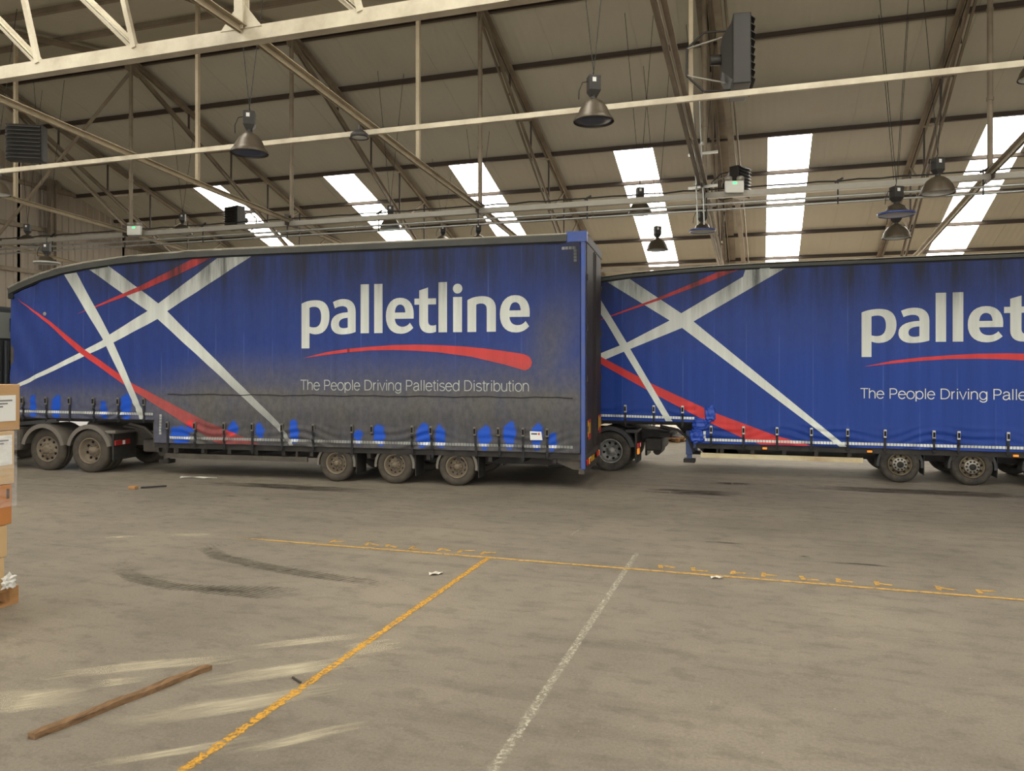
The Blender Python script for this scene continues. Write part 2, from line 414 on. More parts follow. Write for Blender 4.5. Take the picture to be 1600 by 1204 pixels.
tread_mark([(-7.2, 7.9), (-7.4, 7.4), (-6.7, 7.0), (-6.1, 6.87), (-5.6, 6.95), (-5.0, 7.1), (-4.2, 7.15)], 0.3)
tread_mark([(-6.1, 6.95), (-5.6, 6.86), (-4.6, 6.9)], 0.25)
for path, w in [([(-5.45, 4.45), (-5.15, 4.67), (-4.67, 5.0), (-4.15, 5.28), (-3.8, 5.55)], 0.16), ([(-4.3, 5.5), (-3.9, 5.75), (-3.5, 6.05), (-3.12, 6.28)], 0.12),
                ([(-4.3, 4.75), (-3.97, 4.9), (-3.5, 5.28), (-3.1, 5.6), (-2.85, 5.85)], 0.2), ([(-3.4, 5.7), (-3.1, 5.95), (-2.9, 6.1)], 0.25),
                ([(-3.3, 3.9), (-2.95, 4.15), (-2.68, 4.45), (-2.37, 4.74)], 0.10), ([(-4.3, 3.95), (-3.81, 4.38), (-3.5, 4.62), (-3.15, 4.95), (-2.75, 5.2)], 0.2),
                ([(-5.5, 4.0), (-5.0, 4.2), (-4.6, 4.45)], 0.3), ([(-4.0, 3.5), (-3.4, 3.95), (-3.0, 4.3)], 0.08), ([(-4.9, 4.5), (-4.4, 4.8)], 0.12), ([(-8.2, 8.95), (-7.86, 9.1), (-7.4, 9.25)], .16), ([(-8.9, 8.6), (-8.4, 8.8)], .1)]:
    strip_decal('dust_smear', path, w * 1.7, 'pale_dust', floor, 0.0022, 0.45, 'pale dust smear')
for x, y, l, w in [(-1.2, 15.2, 3.5, .9), (-9, 13.4, 7, .8), (3, 16.6, 8, 1.0), (-0.5, 16.6, 1.6, .5), (-9.5, 12.1, .8, .12), (-8.6, 12.0, .5, .1), (-0.5, 10.9, 1.0, .12), (1.2, 10.2, 1.2, .1), (.55, 10.4, .3, .12)]:
    strip_decal('oil_stain', [(x - l / 2, y), (x, y + .05), (x + l / 2, y)], w, 'oil_stain', floor, 0.002, 0.4)

# rooflight strips and roof sheets
SKY_FAR = [-20.1, -14.4, -9.5, -3.8, 0.9, 6.75, 12.1, 17.4, 22.8]
PUR_FAR = [18.0 + 2.06 * k for k in range(0, 9)]
PUR_NEAR = [15.4 - 2.03 * k for k in range(0, 15)]
xs = sorted({XL, XR} | {a - 0.62 for a in SKY_FAR} | {a + 0.62 for a in SKY_FAR})
ysf = [RY, PUR_FAR[3], PUR_FAR[8], YB]
ysn = [YF, -8.96 + 0, PUR_NEAR[9], PUR_NEAR[7], PUR_NEAR[2], RY]
def roof_material():
    m = mat('roof_sheet', lin(188, 183, 167), 0.8, 0, 0.05, 0.35, lin(160, 153, 136), 0.35, stretch=(1, 1, 1))
    nt = m.node_tree; n = nt.nodes; L = nt.links
    tc = n.new('ShaderNodeTexCoord'); w = n.new('ShaderNodeTexWave'); w.wave_type = 'BANDS'; w.bands_direction = 'X'
    w.inputs['Scale'].default_value = 1.6
    L.new(tc.outputs['Object'], w.inputs['Vector'])
    b = n.new('ShaderNodeBump'); b.inputs['Strength'].default_value = 0.12; b.inputs['Distance'].default_value = 0.03
    L.new(w.outputs['Fac'], b.inputs['Height']); L.new(b.outputs[0], n['Principled BSDF'].inputs['Normal'])
roof_material()
def is_sky(x0, x1): return any(abs((x0 + x1) / 2 - a) < 0.3 for a in SKY_FAR)
r = MB()
for x0, x1 in zip(xs[:-1], xs[1:]):
    for Y, skip in ((ysf, (1,)), (ysn, (3,))):
        for k in range(len(Y) - 1):
            if is_sky(x0, x1) and k in skip: continue
            y0, y1 = Y[k], Y[k + 1]
            r.add([(x0, y0, roof_z(y0)), (x1, y0, roof_z(y0)), (x1, y1, roof_z(y1)), (x0, y1, roof_z(y1))], [(0, 1, 2, 3)])
            r.add([(x0, y0, roof_z(y0) + .06), (x1, y0, roof_z(y0) + .06), (x1, y1, roof_z(y1) + .06), (x0, y1, roof_z(y1) + .06)], [(3, 2, 1, 0)])
ceiling = tag(r.build('ceiling', 'roof_sheet'), 'beige underside of the profiled sheet roof', None, None, 'structure')
x = XL + 1.0
while x < 14:                                                     # lap seams of the roof sheets
    if not any(abs(x - a) < 0.7 for a in SKY_FAR):
        MB().beam((x, RY + .1, roof_z(RY + .1) - .004), (x, YB, roof_z(YB) - .004), 0.022, 0.018).build('sheet_seam', 'roof_sheet', ceiling)
    x += 1.12
for y in PUR_FAR + PUR_NEAR:
    z = roof_z(y)
    p = MB().beam((XL, y, z - .055), (XR, y, z - .055), 0.06, 0.11).beam((XL, y + .03, z - .115), (XR, y + .03, z - .115), 0.09, 0.014)
    p.build('purlin', 'purlin_brown' if y > RY else 'steel_brown', ceiling)

def rooflight_material():
    m = bpy.data.materials.new('rooflight_glow'); m.use_nodes = True
    nt = m.node_tree; n = nt.nodes; L = nt.links; p = n['Principled BSDF']
    p.inputs['Base Color'].default_value = (0.8, 0.78, 0.7, 1); p.inputs['Roughness'].default_value = 0.5
    p.inputs['Emission Color'].default_value = (1.0, 0.965, 0.87, 1); p.inputs['Emission Strength'].default_value = ROOFLIGHT
    MATS['rooflight_glow'] = m
rooflight_material()
mat('rooflight_trim', lin(196, 186, 150), 0.6)
nwin = 0
def rooflight(xc, ylist):
    global nwin
    nwin += 1
    w = empty('window_%d' % nwin, (xc, ylist[0], roof_z(ylist[0])))
    tag(w, 'translucent white rooflight strip in the sloping roof', None, 'rooflight strips', 'structure')
    for y0, y1 in zip(ylist[:-1], ylist[1:]):
        m = MB(); z0, z1 = roof_z(y0), roof_z(y1)
        a, b = xc - .62, xc + .62
        m.add([(a, y0, z0 + .01), (b, y0, z0 + .01), (b, y1, z1 + .01), (a, y1, z1 + .01), (a, y0, z0 + .02), (b, y0, z0 + .02), (b, y1, z1 + .02), (a, y1, z1 + .02)],
              [(0, 1, 2, 3), (7, 6, 5, 4), (0, 4, 5, 1), (1, 5, 6, 2), (2, 6, 7, 3), (3, 7, 4, 0)])
        o = m.build('pane', 'rooflight_glow', None, origin=(xc, y0, z0)); o.parent = w; o.location = Vector((xc, y0, z0)) - w.location
for a in SKY_FAR:
    rooflight(a, PUR_FAR[3:9])
for a in SKY_FAR:
    rooflight(a, PUR_NEAR[2:8][::-1])

# walls
mat('clad_wall', lin(166, 156, 143), 0.75, 0, 0.12, 0.6, lin(136, 124, 106), 0.5, stretch=(1, 3, 0.4))
w = MB(); y = YF; prof = []
while y < YB:
    for dy, dx in ((0, 0), (.12, 0), (.15, .035), (.27, .035)): prof.append((y + dy, XL + dx))
    y += .30
def gable_cut(y): return roof_z(y) + 0.03
def wall_span(prof, zlo):
    vs = []
    for y, x in prof: vs += [(x, y, zlo), (x, y, gable_cut(y))]
    w.add(vs, [(2 * i, 2 * i + 2, 2 * i + 3, 2 * i + 1) for i in range(len(prof) - 1)])
D0, D1 = 21.9, 26.6
wall_span([q for q in prof if q[0] < D0], 0); wall_span([q for q in prof if D0 - .2 < q[0] < D1 + .2], 4.6); wall_span([q for q in prof if q[0] > D1], 0)
wl = tag(w.build('wall_left', 'clad_wall'), 'pale ribbed cladding of the gable end wall', None, None, 'structure')
for z in (9.4, 7.77, 6.1):
    MB().beam((XL + .12, YF, z), (XL + .12, YB if z < 7 else RY + (RZ - z) / FAR, z), 0.1, 0.16).build('sheeting_rail', 'steel_brown', wl)
for y in (10, 16.4, 22.9, 29.4):
    MB().ibeam((XL + .32, y, 0), (XL + .32, y, roof_z(y) - .1), 0.2, 0.26, 0.02, (0, 1, 0)).build('wall_post', 'steel_brown', wl)
bw = MB()
bw.box(XL, -5, YB, YB + .15, 0, roof_z(YB)).box(-5, 7, YB, YB + .15, 4.4, roof_z(YB)).box(7, XR, YB, YB + .15, 0, roof_z(YB))
tag(bw.build('wall_back', 'clad_wall'), 'clad far wall with an open doorway', None, None, 'structure')
gp = [(YF, 0), (YB, 0), (YB, roof_z(YB)), (RY, RZ), (YF, roof_z(YF))]
tag(MB().add([(XR, a, b) for a, b in gp] + [(XR + .15, a, b) for a, b in gp], [(0, 1, 2, 3, 4), (9, 8, 7, 6, 5)] + [(i, (i + 1) % 5, 5 + (i + 1) % 5, 5 + i) for i in range(5)]).build('wall_right', 'clad_wall'), 'plain clad end wall facing the ribbed gable wall', None, None, 'structure')
fw = MB().box(XL, XR, YF - .15, YF, 4.6, roof_z(YF) + .05)
for x in (-26.3, -20.5, 24.5, 30, 39.9): fw.box(x - .1, x + .1, YF - .15, YF, 0, 4.62)
fw.box(XL, -20.5, YF - .15, YF, 0, 4.62).box(24.5, XR, YF - .15, YF, 0, 4.62)
tag(fw.build('wall_front', 'clad_wall'), 'front wall standing open for loading', None, None, 'structure')

# ------------------------------------------------------------------ roof steel
TX = [-22.55, -17.2, -11.85, -6.5, -1.15, 4.45, 9.8, 15.1]
def tie_z(y): return lerp_pts([(-4, 7.0), (8.57, 6.86), (14, 6.5), (17.7, 6.3), (24.6, 5.75), (36, 5.45)], y)
def inner_z(y): return lerp_pts([(17.7, 11.15), (24.2, 7.72), (27.4, 6.0)], y)
TLAB = ['brown steel roof truss closest to the ribbed gable wall', 'steel roof truss with crossed bracing and green lit box at its post foot',
        'steel roof truss between the two bell lamps and the braced bay', 'steel roof truss with a round floodlight clamped under its tie',
        'broad double steel roof truss beside the tall black heater', 'steel roof truss whose tie and post cross in front of a rooflight strip', 'second to last steel roof truss before the plain end wall',
        'last steel roof truss before the plain end wall']
for i, X in enumerate(TX):
    t = tag(empty('roof_truss', (X, RY, tie_z(RY))), TLAB[i], 'truss', 'roof trusses')
    o0 = t.location.copy()
    def part(name, mb, m):
        o = mb.build(name, m, None, origin=o0); o.parent = t; o.location = (0, 0, 0); return o
    big = (i == 4)
    wd = 0.3 if big else 0.11
    g = 0.05 if big else 0.03
    part('rafter', MB().angle2((X, RY, RZ - .2), (X, YB, roof_z(YB) - .2), wd * .8 if big else wd, g), 'steel_brown')
    part('rafter', MB().angle2((X, RY, RZ - .2), (X, YF, roof_z(YF) - .2), wd, g), 'steel_brown')
    mb = MB(); Y = [-4, 8.57, 14, 17.7, 24.6, 36]
    for a, b in zip(Y[:-1], Y[1:]): mb.angle2((X, a, tie_z(a)), (X, b, tie_z(b)), 0.085, 0.03)
    part('tie', mb, 'steel_tan' if not big else 'steel_brown')
    part('king_post', MB().cyl((X, RY, tie_z(RY) - .05), (X, RY, RZ - .15), 0.055, 12).cyl((X, RY, tie_z(RY) + 1.5), (X, RY, tie_z(RY) + 1.56), 0.07, 12).cyl((X, RY, tie_z(RY) + 3.3), (X, RY, tie_z(RY) + 3.36), 0.07, 12), 'steel_brown')
    part('inner_chord', MB().angle2((X + .0, RY, 11.1), (X, 27.4, inner_z(27.4)), 0.07, 0.06), 'steel_brown')
    for y in (14.1, 8.57 - 4.0):
        part('post', MB().beam((X, y, tie_z(y)), (X, y, roof_z(y) - .15), 0.075, 0.075), 'steel_tan')
    for y in (20.06, 22.12, 24.18, 26.24):
        part('strut', MB().beam((X, y, roof_z(y) - .2), (X, y, inner_z(y)), 0.045, 0.045), 'steel_dark')
    for a, b in ((22.12, 20.9), (24.18, 22.3), (26.24, 24.4), (28.3, 26.4)):
        part('strut', MB().beam((X, a, roof_z(a) - .22), (X, b, inner_z(b)), 0.055, 0.055), 'steel_brown')
    mb = MB()
    mb.add([(X - .012, RY - .3, RZ - .12), (X - .012, RY + .5, RZ - .26), (X - .012, RY + .25, RZ - .6), (X - .012, RY - .2, RZ - .5), (X + .012, RY - .3, RZ - .12), (X + .012, RY + .5, RZ - .26), (X + .012, RY + .25, RZ - .6), (X + .012, RY - .2, RZ - .5)],
           [(0, 1, 2, 3), (7, 6, 5, 4), (0, 4, 5, 1), (1, 5, 6, 2), (2, 6, 7, 3), (3, 7, 4, 0)])
    part('gusset', mb, 'steel_brown')
    part('gusset', MB().box(X - .012, X + .012, RY - .3, RY + .3, tie_z(RY) - .12, tie_z(RY) + .18), 'steel_dark')
    if big:
        part('service_duct', MB().beam((X + .28, RY - 2, RZ - .9), (X + .62, 33.5, roof_z(33.5) - .35), 0.16, 0.14).cyl((X + .45, RY - 2, RZ - .85), (X + .8, 33.5, roof_z(33.5) - .3), 0.03), 'steel_brown')

# ridge beam
rb = MB().ibeam((XL, RY, RZ - .18), (XR, RY, RZ - .18), 0.12, 0.16)
tag(rb.build('ridge_beam', 'purlin_brown', None, origin=(TX[3], RY, RZ - .18)), 'long brown ridge beam joining the truss tops', 'beam')
# wind bracing between the first two trusses
for a, b, l in (((TX[1], RY, RZ - .5), (TX[0], RY, tie_z(RY)), 'single diagonal brace running down from the ridge to the gable end'),
                ((TX[0], RY + .08, RZ - .5), (TX[1], RY + .08, tie_z(RY)), 'double angle diagonal brace ending at the green lit box')):
    mb = MB().cyl(a, b, 0.05) if a[0] > b[0] else MB().angle2(a, b, 0.07, 0.05)
    tag(mb.build('diagonal_brace', 'steel_brown', None, origin=b), l, 'brace')

# white lattice girder across the trusses
GY, GZ = 8.57, 6.80
gird = tag(empty('lattice_girder', (TX[3], GY, GZ)), 'cream painted lattice girder with wide bottom chord spanning the shed', 'girder')
def gpart(name, mb, m='steel_cream'):
    o = mb.build(name, m, None, origin=gird.location); o.parent = gird; o.location = (0, 0, 0); return o
gpart('bottom_chord', MB().beam((XL + .3, GY, GZ), (XR - .2, GY, GZ), 0.016, 0.19).beam((XL + .3, GY + .07, GZ + .087), (XR - .2, GY + .07, GZ + .087), 0.15, 0.016).beam((XL + .3, GY + .07, GZ - .087), (XR - .2, GY + .07, GZ - .087), 0.15, 0.016))
gpart('top_chord', MB().beam((XL + .3, GY, roof_z(GY) - .35), (XR - .2, GY, roof_z(GY) - .35), 0.12, 0.12))
X = TX[3] - 1.76 * 9
while X < 14:
    top = roof_z(GY) - .35; h = top - GZ
    if abs(X - TX[3]) > .3 and not any(abs(X - q) < .05 for q in TX):
        gpart('web_post', MB().beam((X, GY, GZ + .05), (X - .27 * h, GY, top), 0.075, 0.06, (0, 1, 0)))
        gpart('web_diagonal', MB().angle2((X, GY + .02, GZ + .05), (X - 1.08 * h, GY + .02, top), 0.06, 0.02, (0, 1, 0)))
    X += 1.76
for X in TX:
    top = roof_z(GY) - .35
    gpart('web_post', MB().ibeam((X, GY, GZ + .05), (X, GY, top), 0.13, 0.15, 0.02, (0, 1, 0)))
    for s in (-1, 1):
        gpart('gusset', MB().add([(X + s * .06, GY - .02, GZ + .07), (X + s * .32, GY - .02, GZ + .07), (X + s * .06, GY - .02, GZ + .38), (X + s * .06, GY, GZ + .07), (X + s * .32, GY, GZ + .07), (X + s * .06, GY, GZ + .38)],
                                 [(0, 1, 2), (5, 4, 3), (0, 3, 4, 1), (1, 4, 5, 2), (2, 5, 3, 0)]))
# thin cream beam laid across the ties
tag(MB().beam((XL, 11.85, 6.46), (XR, 11.85, 6.46), 0.06, 0.085).beam((XL, 11.88, 6.5), (XR, 11.88, 6.5), 0.1, 0.012).build('runner_beam', 'steel_cream', None, origin=(TX[3], 11.85, 6.46)), 'thin cream runner beam passing in front of the bell lamps', 'beam')
# service rail bundle at the post feet
tag(MB().beam((XL, RY - .1, 6.25), (XR, RY - .1, 6.25), 0.06, 0.12).beam((XL, RY - .06, 6.19), (XR, RY - .06, 6.19), 0.12, 0.012).build('service_rail', 'galv_dull', None, origin=(TX[3], RY - .1, 6.25)), 'flat dull service rail fixed along the truss post feet', 'rail')
for z, dy, rr, m, l in ((6.04, -.14, .026, 'galvanised', 'upper of two shiny conduit pipes under the service rail'), (5.92, -.10, .022, 'galvanised', 'lower of two shiny conduit pipes under the service rail')):
    c = tag(MB().cyl((XL, RY + dy, z), (XR, RY + dy, z), rr, 10).build('conduit_pipe', m, None, origin=(TX[3], RY + dy, z)), l, 'pipe')
    x = XL + 1
    while x < 12:
        MB().cyl((x - TX[3], 0, 0), (x + .06 - TX[3], 0, 0), rr * 1.5, 8).build('coupling', 'galv_dull', c); x += 3.1
cb = MB(); x = XL; pts = []
while x < 16:
    pts.append((x, RY - .12, 6.37 + .012 * math.sin(x * 7))); x += .4
cb.tube(pts, 0.018, 6)
tag(cb.build('cable_run', 'cable_black', None, origin=(TX[3], RY - .12, 6.36)), 'black cable clipped along the top of the service rail', 'cable')
x = -20.0; k = 0
while x < 8:
    tag(MB().beam((x, RY - .12, 5.88), (x, RY - .12, 6.4), 0.018, 0.03).beam((x - .06, RY - .13, 6.33), (x + .1, RY - .13, 6.42), 0.03, 0.04).build('rail_hanger', 'cable_black', None, origin=(x, RY - .12, 6.1)),
        'small dark hanger clip tying the conduit pipes to the service rail', 'bracket', 'hanger clips along the service rail')
    x += 2.7; k += 1
# second brown rail further back, low over the trailers
tag(MB().beam((XL, 27.4, 5.95), (XR, 27.4, 5.95), 0.08, 0.12).build('eaves_rail', 'steel_brown', None, origin=(0, 27.4, 5.95)), 'brown eaves rail low beyond the trailer roofs', 'rail')
# drop pipes beside the broad truss
dp = tag(empty('drop_pipes', (-1.25, 17.0, 5.6)), 'pair of galvanised drop pipes on two cross brackets below the runner beam', 'pipework')
for dx in (0, .14):
    MB().cyl((-.1 + dx, 0, 2.6), (.0 + dx, 0, -.1), 0.016, 8).cyl((-.05 + dx, 0, 1.62), (-.05 + dx, 0, 1.67), 0.05, 8).cyl((-.03 + dx, 0, .75), (-.03 + dx, 0, .79), 0.045, 8).build('pipe', 'galvanised', dp)
for z in (1.42, .70):
    MB().beam((-.2, .03, z), (.42, .03, z + .03), 0.05, 0.05).build('cross_bracket', 'galvanised', dp)

# ------------------------------------------------------------------ lamps and services
def high_bay(loc, dia, label, style='bell', tilt=0.0):
    """bell reflector lamp hung on two wires; loc is the rim centre"""
    x, y, z = loc; R = dia / 2
    t = tag(empty('high_bay_lamp', (x, y, z), 0.5), label, 'lamp', 'high bay lamps')
    if style == 'bell':
        prof = [(R * 1.04, 0), (R * 1.04, .02), (R * .95, .05), (R * .86, R * .30), (R * .72, R * .64), (R * .5, R * .93), (R * .26, R * 1.08), (R * .2, R * 1.12)]
        zt = R * 1.12
    elif style == 'dome':
        prof = [(R * 1.03, 0), (R * 1.03, .018), (R * .97, R * .2), (R * .88, R * .48), (R * .7, R * .76), (R * .45, R * .95), (R * .22, R * 1.05)]
        zt = R * 1.05
    else:
        prof = [(R * 1.05, 0), (R * 1.05, .03), (R * .9, R * .1), (R * .62, R * .28), (R * .5, R * .52), (R * .3, R * .62), (R * .22, R * .66)]
        zt = R * .66
    inner = [(r * .97, h + (.012 if h else 0)) for r, h in prof][::-1]
    MB().lathe(prof + inner, (0, 0, 0), 'z', 32).build('reflector', 'lamp_shell', t)
    if style == 'bell':
        MB().lathe([(0.001, .008), (R * .5, .006), (R * .99, .012), (R * .99, .022), (.001, .02)], (0, 0, 0), 'z', 32).build('lens', 'lamp_glass', t)
    elif style == 'dome':
        MB().lathe([(R * .95, .012), (R * .9, R * .3), (R * .6, R * .7), (R * .1, R * .92)], (0, 0, 0), 'z', 32).build('inner_reflector', 'lamp_white', t)
    else:
        MB().lathe([(R * 1.0, .0), (R * 1.09, .008), (R * 1.09, .04), (R * .98, .045)], (0, 0, 0), 'z', 32, True).build('rim_band', 'lamp_blue' if style == 'shade' else 'lamp_white', t)
        MB().lathe([(R * 1.0, .012), (R * .8, R * .12), (R * .1, R * .4)], (0, 0, 0), 'z', 32).build('inner_reflector', 'lamp_white', t)
    MB().cyl((0, 0, zt - .01), (0, 0, zt + .06), R * .17, 12).build('neck', 'lamp_body', t)
    s = R * .31; z0 = zt + .05; z1 = zt + .12; z2 = zt + .34
    g = MB().bbox(-s, s, -s * .9, s * .9, z1, z2, .012)
    g.add([(-s * .55, -s * .5, z0), (s * .55, -s * .5, z0), (s * .55, s * .5, z0), (-s * .55, s * .5, z0), (-s, -s * .9, z1 + .005), (s, -s * .9, z1 + .005), (s, s * .9, z1 + .005), (-s, s * .9, z1 + .005)],
          [(0, 3, 2, 1), (0, 1, 5, 4), (1, 2, 6, 5), (2, 3, 7, 6), (3, 0, 4, 7)])
    b = g.build('ballast_box', 'lamp_body', t)
    MB().box(-s * .45, s * .15, -s * .92 - .003, -s * .9, z2 - .1, z2 - .04).build('rating_label', 'label_white', b)
    zb = z2; zr = roof_z(y) - z - .05
    hook = zb + .06
    MB().tube([(0, -.02, zb - .01), (0, .03, zb + .03), (0, 0, hook)], .008, 6).build('hook', 'lamp_body', t)
    for dx in (-.35, .38):
        MB().cyl((0, 0, hook), (dx, .1, min(zr, hook + 4.2)), .006, 5).build('suspension_wire', 'cable_black', t)
    MB().tube([(-s, 0, zb - .08), (-s - .08, 0, zb - .1), (-s - .13, 0, zb - .22), (-s - .13, .02, zb - .34)], .007, 5).build('flex', 'cable_black', t)
    return t
for loc, d, l, st in [
    ((-7.57, 10.17, 5.75), .56, 'brown bell lamp with dark glass hanging behind the runner beam, next to the braced bay', 'bell'),
    ((-2.25, 10.85, 5.93), .56, 'large brown bell lamp with dark glass hanging beside the broad double truss', 'bell'),
    ((-9.89, 19.59, 6.36), .56, 'dark dome lamp in front of the second rooflight strip from the gable', 'dome'),
    ((-2.74, 18.72, 6.16), .56, 'dome lamp half hidden by the service rail before a rooflight strip', 'dome'),
    ((-2.55, 20.57, 5.54), .56, 'dome lamp hanging below the conduit pipes, silhouetted on a rooflight strip', 'dome'),
    ((-1.23, 18.18, 5.55), .56, 'shallow lamp with a blue rim under the drop pipes', 'shade'),
    ((2.87, 18.56, 5.25), .56, 'brown dome lamp just under a blue rimmed shallow lamp', 'dome'),
    ((2.5, 16.15, 5.31), .62, 'shallow lamp with a blue rim directly above a brown dome lamp', 'shade'),
    ((3.05, 15.38, 5.52), .56, 'wide dark dome lamp beside the white rooflight, behind the service rail', 'dome'),
    ((-17.77, 20.44, 6.78), .56, 'small dark dome lamp next to the little louvred heater', 'dome'),
    ((-21.75, 18.23, 6.28), .56, 'small dark dome lamp in front of the ribbed gable wall', 'dome'),
    ((-17.44, 15.16, 5.1), .56, 'shallow white lined lamp over the curved trailer nose', 'shallow'),
    ((-10.11, 23.9, 6.92 - .35), .56, 'far dome lamp barely showing over the dirty trailer roof, gable side', 'dome'),
    ((-8.34, 22.53, 6.48 - .2), .56, 'far dome lamp over the dirty trailer roof below a rooflight strip', 'dome'),
    ((4.57, 15.5, 7.43), .5, 'dark dome lamp hung high by the truss post in front of a rooflight strip', 'dome'),
    ((-15.95, 12.6, 6.22), .56, 'dark dome lamp beside the louvred heater on the braced truss', 'dome')]:
    high_bay(loc, d, l, st)

def heater(loc, rz, label, w=.95, h=1.0, d=.34, sc=1.0):
    """louvred warm air heater in a bracket; local -y is the louvred face"""
    t = tag(empty('unit_heater', loc, rz), label, 'heater', 'louvred unit heaters')
    w *= sc; h *= sc; d *= sc
    MB().bbox(-w / 2, w / 2, -d / 2, d / 2, -h / 2, h / 2, .02).build('casing', 'heater_black', t)
    k = 9
    for i in range(k):
        z = -h * .43 + h * .86 * i / (k - 1)
        MB().add([(-w * .46, -d / 2 - .002, z + .03), (w * .46, -d / 2 - .002, z + .03), (w * .46, -d / 2 - .07, z - .025), (-w * .46, -d / 2 - .07, z - .025),
                  (-w * .46, -d / 2 - .002, z + .042), (w * .46, -d / 2 - .002, z + .042), (w * .46, -d / 2 - .07, z - .013), (-w * .46, -d / 2 - .07, z - .013)],
                 [(0, 1, 2, 3), (7, 6, 5, 4), (0, 4, 5, 1), (1, 5, 6, 2), (2, 6, 7, 3), (3, 7, 4, 0)]).build('louvre', 'heater_black', t)
    MB().add([(-w * .42, d / 2, -h * .42), (w * .42, d / 2, -h * .42), (w * .42, d / 2, h * .42), (-w * .42, d / 2, h * .42), (-w * .25, d / 2 + .16, -h * .25), (w * .25, d / 2 + .16, -h * .25), (w * .25, d / 2 + .16, h * .25), (-w * .25, d / 2 + .16, h * .25)],
             [(0, 1, 5, 4), (1, 2, 6, 5), (2, 3, 7, 6), (3, 0, 4, 7), (4, 5, 6, 7)]).build('fan_cowl', 'heater_black', t)
    MB().cyl((0, d / 2 + .1, 0), (0, d / 2 + .34, 0), .09, 14).build('fan_motor', 'heater_black', t)
    MB().tube([(-.0, d * .3, h * .42), (0, d / 2 + .45, h * .42), (0, d / 2 + .75, h * .2), (0, d / 2 + .75, -h * .2), (0, d / 2 + .45, -h * .45), (0, d * .3, -h * .45)], .02, 8).build('bracket', 'heater_black', t)
    for s in (-1, 1):
        MB().tube([(0, d / 2 + .75, s * h * .2), (0, d * .5, s * h * .36)], .018, 8).build('pipe', 'galv_dull', t)
    return t
heater((-15.9, 13.3, 7.53), math.radians(28), 'square black louvred heater on a truss post near the gable wall', sc=.82)
heater((-17.53, 22.73, 7.69), math.radians(-15), 'little dark louvred heater beside a rooflight strip', w=.7, h=.8)
heater((-0.32, 14.07, 7.84), math.radians(97), 'tall narrow black heater seen edge on, bracketed to the broad truss', w=.95, h=1.2, d=.3)
heater((-0.5, 22.4, 7.6), math.radians(60), 'black heater right behind the twin spot emergency light', w=.6, h=.85, d=.3)

def emergency_light(loc, label):
    t = tag(empty('emergency_light', loc, .25), label, 'light')
    MB().bbox(-.2, .2, -.05, .05, -.13, .13, .015).build('housing', 'white_plastic', t)
    MB().box(-.04, .04, -.056, -.05, .06, .1).build('indicator', 'green_led', t)
    for s in (-1, 1):
        MB().lathe([(.02, .13), (.085, .15), (.085, .2), (.06, .23), (.001, .24)], (s * .13, 0, 0), 'z', 14).build('spot_head', 'galv_dull', t)
emergency_light((-0.5, 17.45, 6.36), 'white twin spot emergency light with green indicator in front of a black heater')
emergency_light((-16.78, 17.4, 6.3), 'white emergency light with green indicator at the braced truss foot')
t = tag(empty('floodlight', (-6.5, 11.72, 6.36)), 'round dark floodlight clamped where tie and runner beam cross', 'floodlight')
MB().lathe([(.001, .1), (.08, .1), (.13, .06), (.155, .03), (.16, -.02), (.14, -.02), (.14, 0)], (0, 0, 0), 'z', 24).build('housing', 'heater_black', t)
MB().lathe([(.001, -.004), (.14, -.004), (.14, -.012), (.001, -.014)], (0, 0, 0), 'z', 24).build('lens', 'lamp_white', t)
MB().beam((0, 0, .08), (0, 0, .2), .05, .03).build('bracket', 'heater_black', t)

